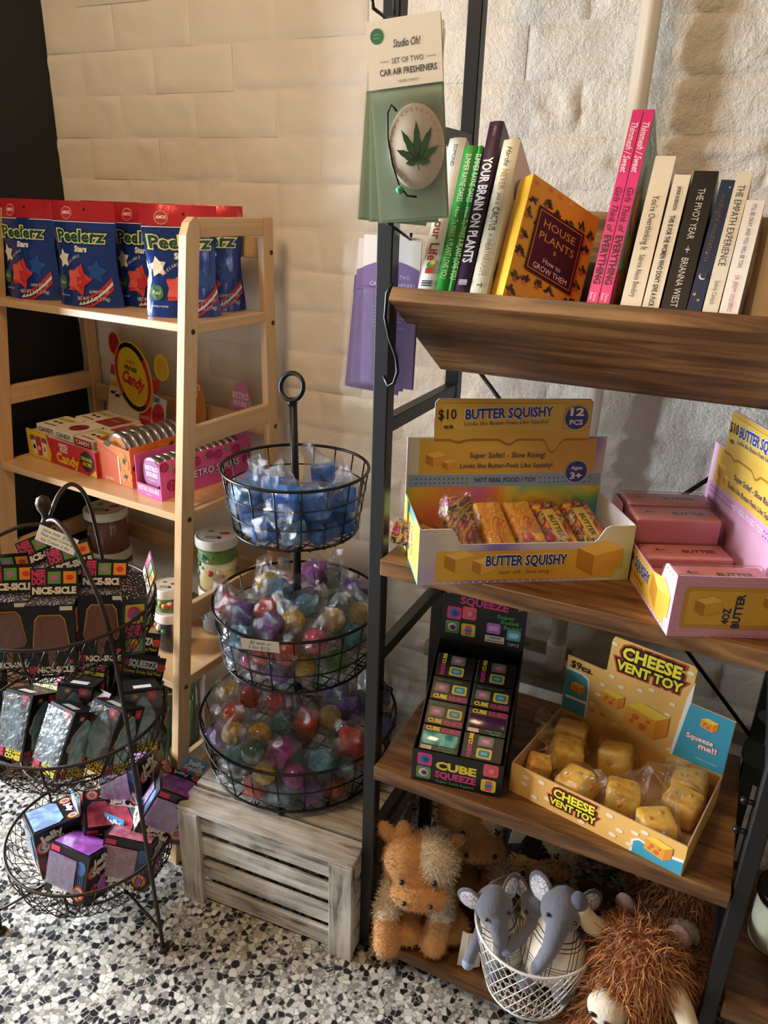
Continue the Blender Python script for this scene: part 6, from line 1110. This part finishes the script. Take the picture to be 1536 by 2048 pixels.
P_TAN = plushmat('tan_plush', '#d39a5c'); P_CREAM = plushmat('cream_wool', '#ecdcc0'); P_BLACK = plushmat('black_plush', '#171416'); P_WHITE = plushmat('white_wool', '#e8dcc4'); P_EYE = mat('#0d0b0b', .15, 0, .6)
M_TAG = mat('#e2dccf', .55)
def cow(label, M, ca, cb, cs, seed, tag_side=None, snout=None):
    t = thing('plush_cow', label, 'plush toy', M, 'plush cows on the bottom rack shelf'); A, B, S = 0, 1, 2
    parts = [(V((0, .045, .075)), (.058, .052, .068), (0, 0, 0), B), (V((0, .020, .115)), (.045, .04, .05), (0, 0, 0), B),
             (V((-.022, -.005, .205)), (.052, .054, .060), (0, 0, 0), A), (V((.026, -.003, .208)), (.050, .052, .060), (0, 0, 0), B), (V((.004, -.056, .166)), (.060, .032, .028), (8, 0, 0), S), (V((-.004, -.03, .19)), (.04, .035, .035), (0, 0, 0), A)]
    parts += chain([(-.045, .0, .13), (-.060, -.035, .085)], [.024, .024], B, 4) + chain([(-.060, -.040, .070), (-.055, -.062, .026)], [.026, .028], S, 4)
    parts += chain([(.045, .0, .13), (.050, -.025, .085)], [.024, .024], B, 4) + chain([(.048, -.030, .072), (.040, -.048, .030)], [.026, .028], S, 4)
    parts += chain([(-.020, .02, .05), (-.012, -.03, .034)], [.030, .030], S, 4) + chain([(.045, .03, .05), (.082, -.010, .034)], [.030, .032], S, 4)
    parts += [(V((-.068, .005, .258)), (.017, .010, .034), (0, -38, 0), A), (V((-.036, .0, .272)), (.016, .010, .028), (0, -6, 0), A), (V((.066, .01, .248)), (.017, .010, .030), (0, 48, 0), A)]
    b = blob('body', parts, [ca, cb, cs], .0042, t)
    for x, y, z, r in ((-.030, -.064, .203, .0058), (.034, -.060, .206, .0058), (-.022, -.0855, .172, .0048), (.030, -.0850, .172, .0048)): MB().ball((x, y, z), r, P_EYE, None, 12).build('eye' if z > .19 else 'nostril', t)
    MB().tube([(-.020, -.080, .147), (-.006, -.081, .1425), (.008, -.081, .142), (.022, -.080, .146)], .0009, P_EYE, 5).build('mouth_stitch', t)
    fur(b, 5200, .016, .0011, [cb, cb], seed, (1,), .8, .1, 2, 'wool'); fur(b, 6500, .0085, .0007, [ca], seed + 1, (0, 2), .5, .25, 2, 'nap')
    if tag_side: MB().box(tag_side, (.050, .0012, .046), M_TAG, None, .0005, 1, (0, 8, 12)).build('paper_tag', t)
    return t
cow('tan and cream plush cow sitting at front left of the bottom rack shelf', T(-.408, 1.097, .0603, 18), P_TAN, P_CREAM, P_TAN, 5)
cow('tan and cream plush cow behind the front one, with white paper tag', T(-.345, 1.255, .0603, 24, 0, 0, 1.12), P_TAN, P_CREAM, P_TAN, 15, (.078, -.085, .232))
cow('black and white plush cow with tan muzzle behind the white basket', T(-.205, 1.268, .0603, 10, 0, 0, 1.1), P_BLACK, P_WHITE, P_TAN, 25)

def plaid():
    m, nt, b = newmat('white_plaid_cloth'); c = coords(nt, 'Object'); sp = nt.nodes.new('ShaderNodeSeparateXYZ'); nt.links.new(c, sp.inputs[0]); tot = None
    for ax, sc in ((0, 1), (2, 1)):
        for off in (0, .16, .30):
            a = nt.nodes.new('ShaderNodeMath'); a.operation = 'MULTIPLY_ADD'; a.inputs[1].default_value = 26; a.inputs[2].default_value = off + 10; nt.links.new(sp.outputs[ax], a.inputs[0])
            f = nt.nodes.new('ShaderNodeMath'); f.operation = 'FRACT'; nt.links.new(a.outputs[0], f.inputs[0]); l = nt.nodes.new('ShaderNodeMath'); l.operation = 'LESS_THAN'; l.inputs[1].default_value = .035; nt.links.new(f.outputs[0], l.inputs[0])
            if tot is None: tot = l.outputs[0]
            else: mx = nt.nodes.new('ShaderNodeMath'); mx.operation = 'MAXIMUM'; nt.links.new(tot, mx.inputs[0]); nt.links.new(l.outputs[0], mx.inputs[1]); tot = mx.outputs[0]
    nt.links.new(mixc(nt, tot, lin('#e4dccc'), lin('#35363c')), b.inputs['Base Color']); b.inputs['Roughness'].default_value = .9; return m
M_PLAID = plaid(); P_GREY = plushmat('grey_felt', '#6f7180'); P_BLUE = plushmat('pale_blue_felt', '#8fa3c0'); M_FLOR = swirl('speckled_cotton', [(.45, '#e2e0e4'), (.52, '#6a6a8a'), (.56, '#e2e0e4')], 120, .9, 0)
def elephant(label, M, seed, arms=True):
    t = thing('plush_elephant', label, 'plush toy', M, 'plush elephants in the white basket')
    parts = [(V((.004, -.008, .066)), (.055, .046, .062), (0, 0, 0), 0), (V((0, 0, .105)), (.034, .030, .035), (0, 0, 0), 0), (V((0, -.006, .158)), (.036, .036, .038), (0, 0, 0), 1)]
    parts += chain([(-.002, -.032, .150), (-.006, -.048, .118), (-.014, -.052, .085), (-.022, -.050, .060)], [.020, .015, .011, .009], 1, 5)
    parts += chain([(-.034, -.005, .105), (-.056, -.022, .085), (-.072, -.034, .068)], [.012, .011, .012], 1, 4) + chain([(.036, -.002, .105), (.052, -.004, .070), (.054, -.006, .035)], [.012, .011, .012], 1, 4)
    parts += chain([(-.025, -.01, .02), (-.03, -.03, .01)], [.02, .018], 1, 3) + chain([(.025, -.01, .02), (.03, -.03, .01)], [.02, .018], 1, 3)
    blob('body', parts, [M_PLAID, P_GREY], .0034, t, None, 4)
    for sx in (-1, 1):
        e = MB().ball((sx * .040, .012, .172), (.026, .006, .028), P_GREY, None, 16, (0, 0, sx * 35)); ear = e.build('ear', t); MB().ball((sx * .0405, .0075, .172), (.021, .005, .023), M_FLOR, None, 16, (0, 0, sx * 35)).build('ear_lining', ear)
    for sx in (-1, 1): MB().ball((sx * .022, -.036, .166), .0035, P_EYE, None, 10).build('eye', t)
    MB().ball((-.074, -.036, .066), (.013, .012, .011), P_BLUE, None, 12).build('hand', t)
    return t
elephant('grey plush elephant at front right of white basket, in plaid shirt', T(-.128, 1.077, .118, 8, -4, 4, 1.12), 1)
elephant('grey plush elephant leaning at the left of white basket', T(-.210, 1.092, .100, 34, 0, -14, 1.02), 2)
elephant('grey plush elephant at the back of white basket, mostly hidden', T(-.168, 1.140, .092, 10, 6, 0, 1.0), 3)
wbk = thing('wire_basket', 'white diamond-wire basket holding plush elephants on the bottom shelf', 'basket', T(-.162, 1.098, .0603)); RT_, RB_, HZ = .116, .084, .160
MB().tube(ring(RT_, HZ, 56), .0028, M_WHITE_WIRE, 8, True).build('rim', wbk); MB().tube(ring(RB_, .004, 48), .0026, M_WHITE_WIRE, 8, True).build('base_ring', wbk)
lat = MB(); nn = 34
for d in (-1, 1):
    for i in range(nn):
        pts = []
        for q in range(9): t_ = q / 8; r_ = RB_ + (RT_ - RB_) * (t_ ** .75); a = 2 * PI * (i / nn + d * t_ * .13); pts.append((r_ * math.cos(a), r_ * math.sin(a), .004 + (HZ - .004) * t_))
        lat.tube(pts, .00115, M_WHITE_WIRE, 4)
lat.build('diamond_wires', wbk, None, 'stuff'); bt = MB()
for i in range(-5, 6): x = i * RB_ / 5.6; h = math.sqrt(RB_ ** 2 - x * x); bt.tube([(x, -h, .004), (x, h, .004)], .0012, M_WHITE_WIRE, 4); bt.tube([(-h, x, .004), (h, x, .004)], .0012, M_WHITE_WIRE, 4)
bt.build('bottom_wires', wbk, None, 'stuff')
tgp = thing('paper_tag', 'folded white paper tag with yellow oval hanging left of white basket', 'tag', T(-.283, 1.058, .064, 35)); MB().prism([(0, 0), (.032, .002), (.030, .085), (.004, .09)], 0, .001, M_TAG, FR((0, 0, 0), (1, 0, 0), (.05, .1, 1))).build('front_leaf', tgp); MB().prism([(0, 0), (.026, .002), (.024, .08), (.004, .085)], 0, .001, M_TAG, FR((-.012, .012, 0), (1, -.5, 0), (.1, .1, 1))).build('rear_leaf', tgp); P = Print(FR((0, 0, 0), (1, 0, 0), (.05, .1, 1)) @ T(0, 0, .0012)); P.circ(.017, .05, .011, '#b08a3a', 0, .018); P.done(tgp, 'oval_print')

P_RUST = [plushmat('rust_fur_a', '#b9713a'), plushmat('rust_fur_b', '#99592c'), plushmat('rust_fur_c', '#d09556')]; P_HORN = swirl('horn_felt', [(.3, '#d9c3a0'), (.7, '#e8dcc8')], 20, .9, 0); P_TIP = plushmat('horn_tip', '#5d6078'); P_MUZ = plushmat('cream_muzzle', '#e6d8c2')
def highland(label, M, seed, n):
    t = thing('plush_highland_cow', label, 'plush toy', M, 'shaggy highland plush cows'); parts = [(V((.02, .07, .085)), (.075, .085, .075), (0, 0, 0), 0), (V((0, 0, .175)), (.070, .066, .082), (14, 0, 0), 0), (V((-.008, -.050, .125)), (.048, .042, .045), (0, 0, 0), 0), (V((-.016, -.090, .132)), (.035, .027, .031), (0, 0, 0), 1)]
    parts += chain([(-.045, -.02, .06), (-.05, -.045, .025)], [.032, .03], 0, 4) + chain([(.05, -.02, .06), (.055, -.04, .025)], [.032, .03], 0, 4)
    b = blob('body', parts, [P_RUST[1], P_MUZ], .0045, t, None, 4)
    for sx in (-1, 1):
        pt = [(sx * .060, -.010, .210), (sx * .090, -.024, .222), (sx * .108, -.032, .248), (sx * .116, -.036, .276)] if sx < 0 else [(sx * .060, -.010, .185), (sx * .092, -.030, .168), (sx * .118, -.050, .150), (sx * .142, -.064, .128)]
        hn = MB().tube(pt, [.019, .0185, .016, .014], P_HORN, 12).build('horn', t); MB().tube([V(pt[2]).lerp(V(pt[3]), .45), pt[3], V(pt[3]) + (V(pt[3]) - V(pt[2])) * .35], [.0155, .0148, .007], P_TIP, 12).build('horn_tip', hn)
        MB().ball((sx * .048, .03, .250), (.022, .008, .028), plushmat('ear_felt', '#8f6a58'), None, 14, (0, sx * 18, 0)).build('ear', t)
        MB().ball((-.016 + sx * .014, -.1160, .134), (.0085, .003, .005), P_EYE, None, 10, (0, sx * 20, 0)).build('nostril', t)
    fur(b, n, .050, .0016, P_RUST, seed, (0,), .70, .55, 6, 'shaggy_fur')
    tg2 = MB().box((.128, -.066, .060), (.020, .0012, .062), M_TAG, None, .0004, 1, (0, -6, 30)); tg2.tube([(.128, -.06, .15), (.128, -.066, .09)], .0005, mat('#d8d2c8', .5), 4); tg2.build('paper_tag', t)
highland('shaggy rust highland plush cow at front right of bottom shelf', T(.030, 1.090, .0603, -14, 0, 0, 1.0), 3, 6500)
highland('shaggy rust highland plush cow in the shadow behind the front one', T(.078, 1.315, .0603, 22, 0, 0, 1.0), 8, 4200)

# next rack on the right edge
rk = thing('shelving_rack', 'low wooden shelf of the neighbouring rack at right with candles', 'shelf', T(0, 0, 0)); MB().box((.44, 1.225, .245), (.54, .345, .030), M_RUSTIC, None, .0015).build('shelf_board', rk)
for x, y in ((.695, 1.07), (.695, 1.382), (.188, 1.384)): MB().box((x, y, .75), (.024, .024, 1.5), M_BLACK, None, .002).build('post', rk)
def candle(label, x, y, r, h, wax, lid, lab):
    t = thing('candle_jar', label, 'candle', T(x, y, .2604)); MB().lathe([(r * .93, .004), (r * .95, .008), (r * .95, h * .82), (r * .93, h * .83)], mat(wax, .5), 32).build('wax', t); MB().lathe([(r * .9, 0), (r, .006), (r, h - .004), (r * .97, h)], M_JAR, 36, None, True, False).build('glass', t)
    if lid: MB().lathe([(r * 1.02, h - .012), (r * 1.04, h - .010), (r * 1.04, h + .004), (r * 1.0, h + .007), (r * .9, h + .005)], mat('#17161a', .25, .4), 36).build('lid', t)
    wp = lambda x_, y_, z_: ((r + .0008 + z_) * math.sin(x_ / r + lab), -(r + .0008 + z_) * math.cos(x_ / r + lab), y_); P = Print(None, None, wp); P.rect(-.028, .02, .028, h * .68, '#dcd8e0', 0)
    if lid: P.text('SWEET', -.002, h * .57, .005, '#4a4650', 2, w=.026); P.circ(.006, h * .42, .008, '#7a7580', 2, .007); P.rect(-.018, h * .30, .018, h * .305, '#7a7580', 2)
    P.done(t, 'paper_label')
candle('cream candle jar with black lid and lilac paper label', .248, 1.228, .050, .118, '#dcdcc0', True, .2); candle('open pink candle jar at the right edge, nearest the viewer', .272, 1.130, .036, .085, '#c99a90', False, -.2)
vs_ = thing('leafy_vase', 'dark green leafy branch in a clear vase at the right rack', 'plant', T(.300, 1.300, .2604)); MB().lathe([(.030, 0), (.034, .01), (.034, .12), (.022, .15), (.024, .17)], M_JAR, 28, None, True, False).build('vase', vs_)
M_LEAF = mat('#1f2a20', .45); MB().tube([(0, 0, .01), (-.05, -.005, .2), (-.10, -.01, .34), (-.13, -.012, .42)], .003, mat('#2a2a1c', .6), 6).build('stem', vs_)
for i, (x, y, z, L, W2, ax, ay, az) in enumerate(((-.085, -.015, .385, .050, .030, 70, 20, 0), (-.120, -.015, .345, .060, .024, 55, -40, 10), (-.060, -.02, .345, .055, .032, 65, 40, 0), (-.105, -.012, .300, .062, .022, 70, -60, 0), (-.07, -.02, .285, .055, .030, 75, 10, 20), (-.05, -.02, .405, .045, .03, 60, 60, 0), (-.10, -.01, .425, .045, .032, 80, 0, 0), (-.075, -.03, .235, .05, .03, 75, -15, 0), (-.045, -.02, .255, .05, .026, 70, 45, 0))):
    lf = MB(); n = 9; L2 = T(x - .034, y, z, az, ax, ay); pts = [(W2 * math.sin(PI * k / n) * (1 if k <= n else 1), L * (k / n - .5)) for k in range(n + 1)]; poly = pts + [(-a, b) for a, b in pts[::-1][1:-1]]; lf.prism(poly, 0, .0007, M_LEAF, L2); lf.build('leaf', vs_)
gl = thing('glass_bottle', 'clear ribbed glass bottle behind the candle jars at right', 'bottle', T(.250, 1.335, .2604)); gb = MB().lathe([(.034 + .0015 * math.sin(i * 2.1), .006 + i * .012) for i in range(13)] + [(.018, .18), (.016, .215), (.019, .22)], M_JAR, 24, None, True, False); gb.build('glass', gl); MB().lathe([(.0155, .21), (.017, .214), (.017, .232), (.015, .236)], mat('#8a8f94', .3, .7), 16).build('cap', gl)
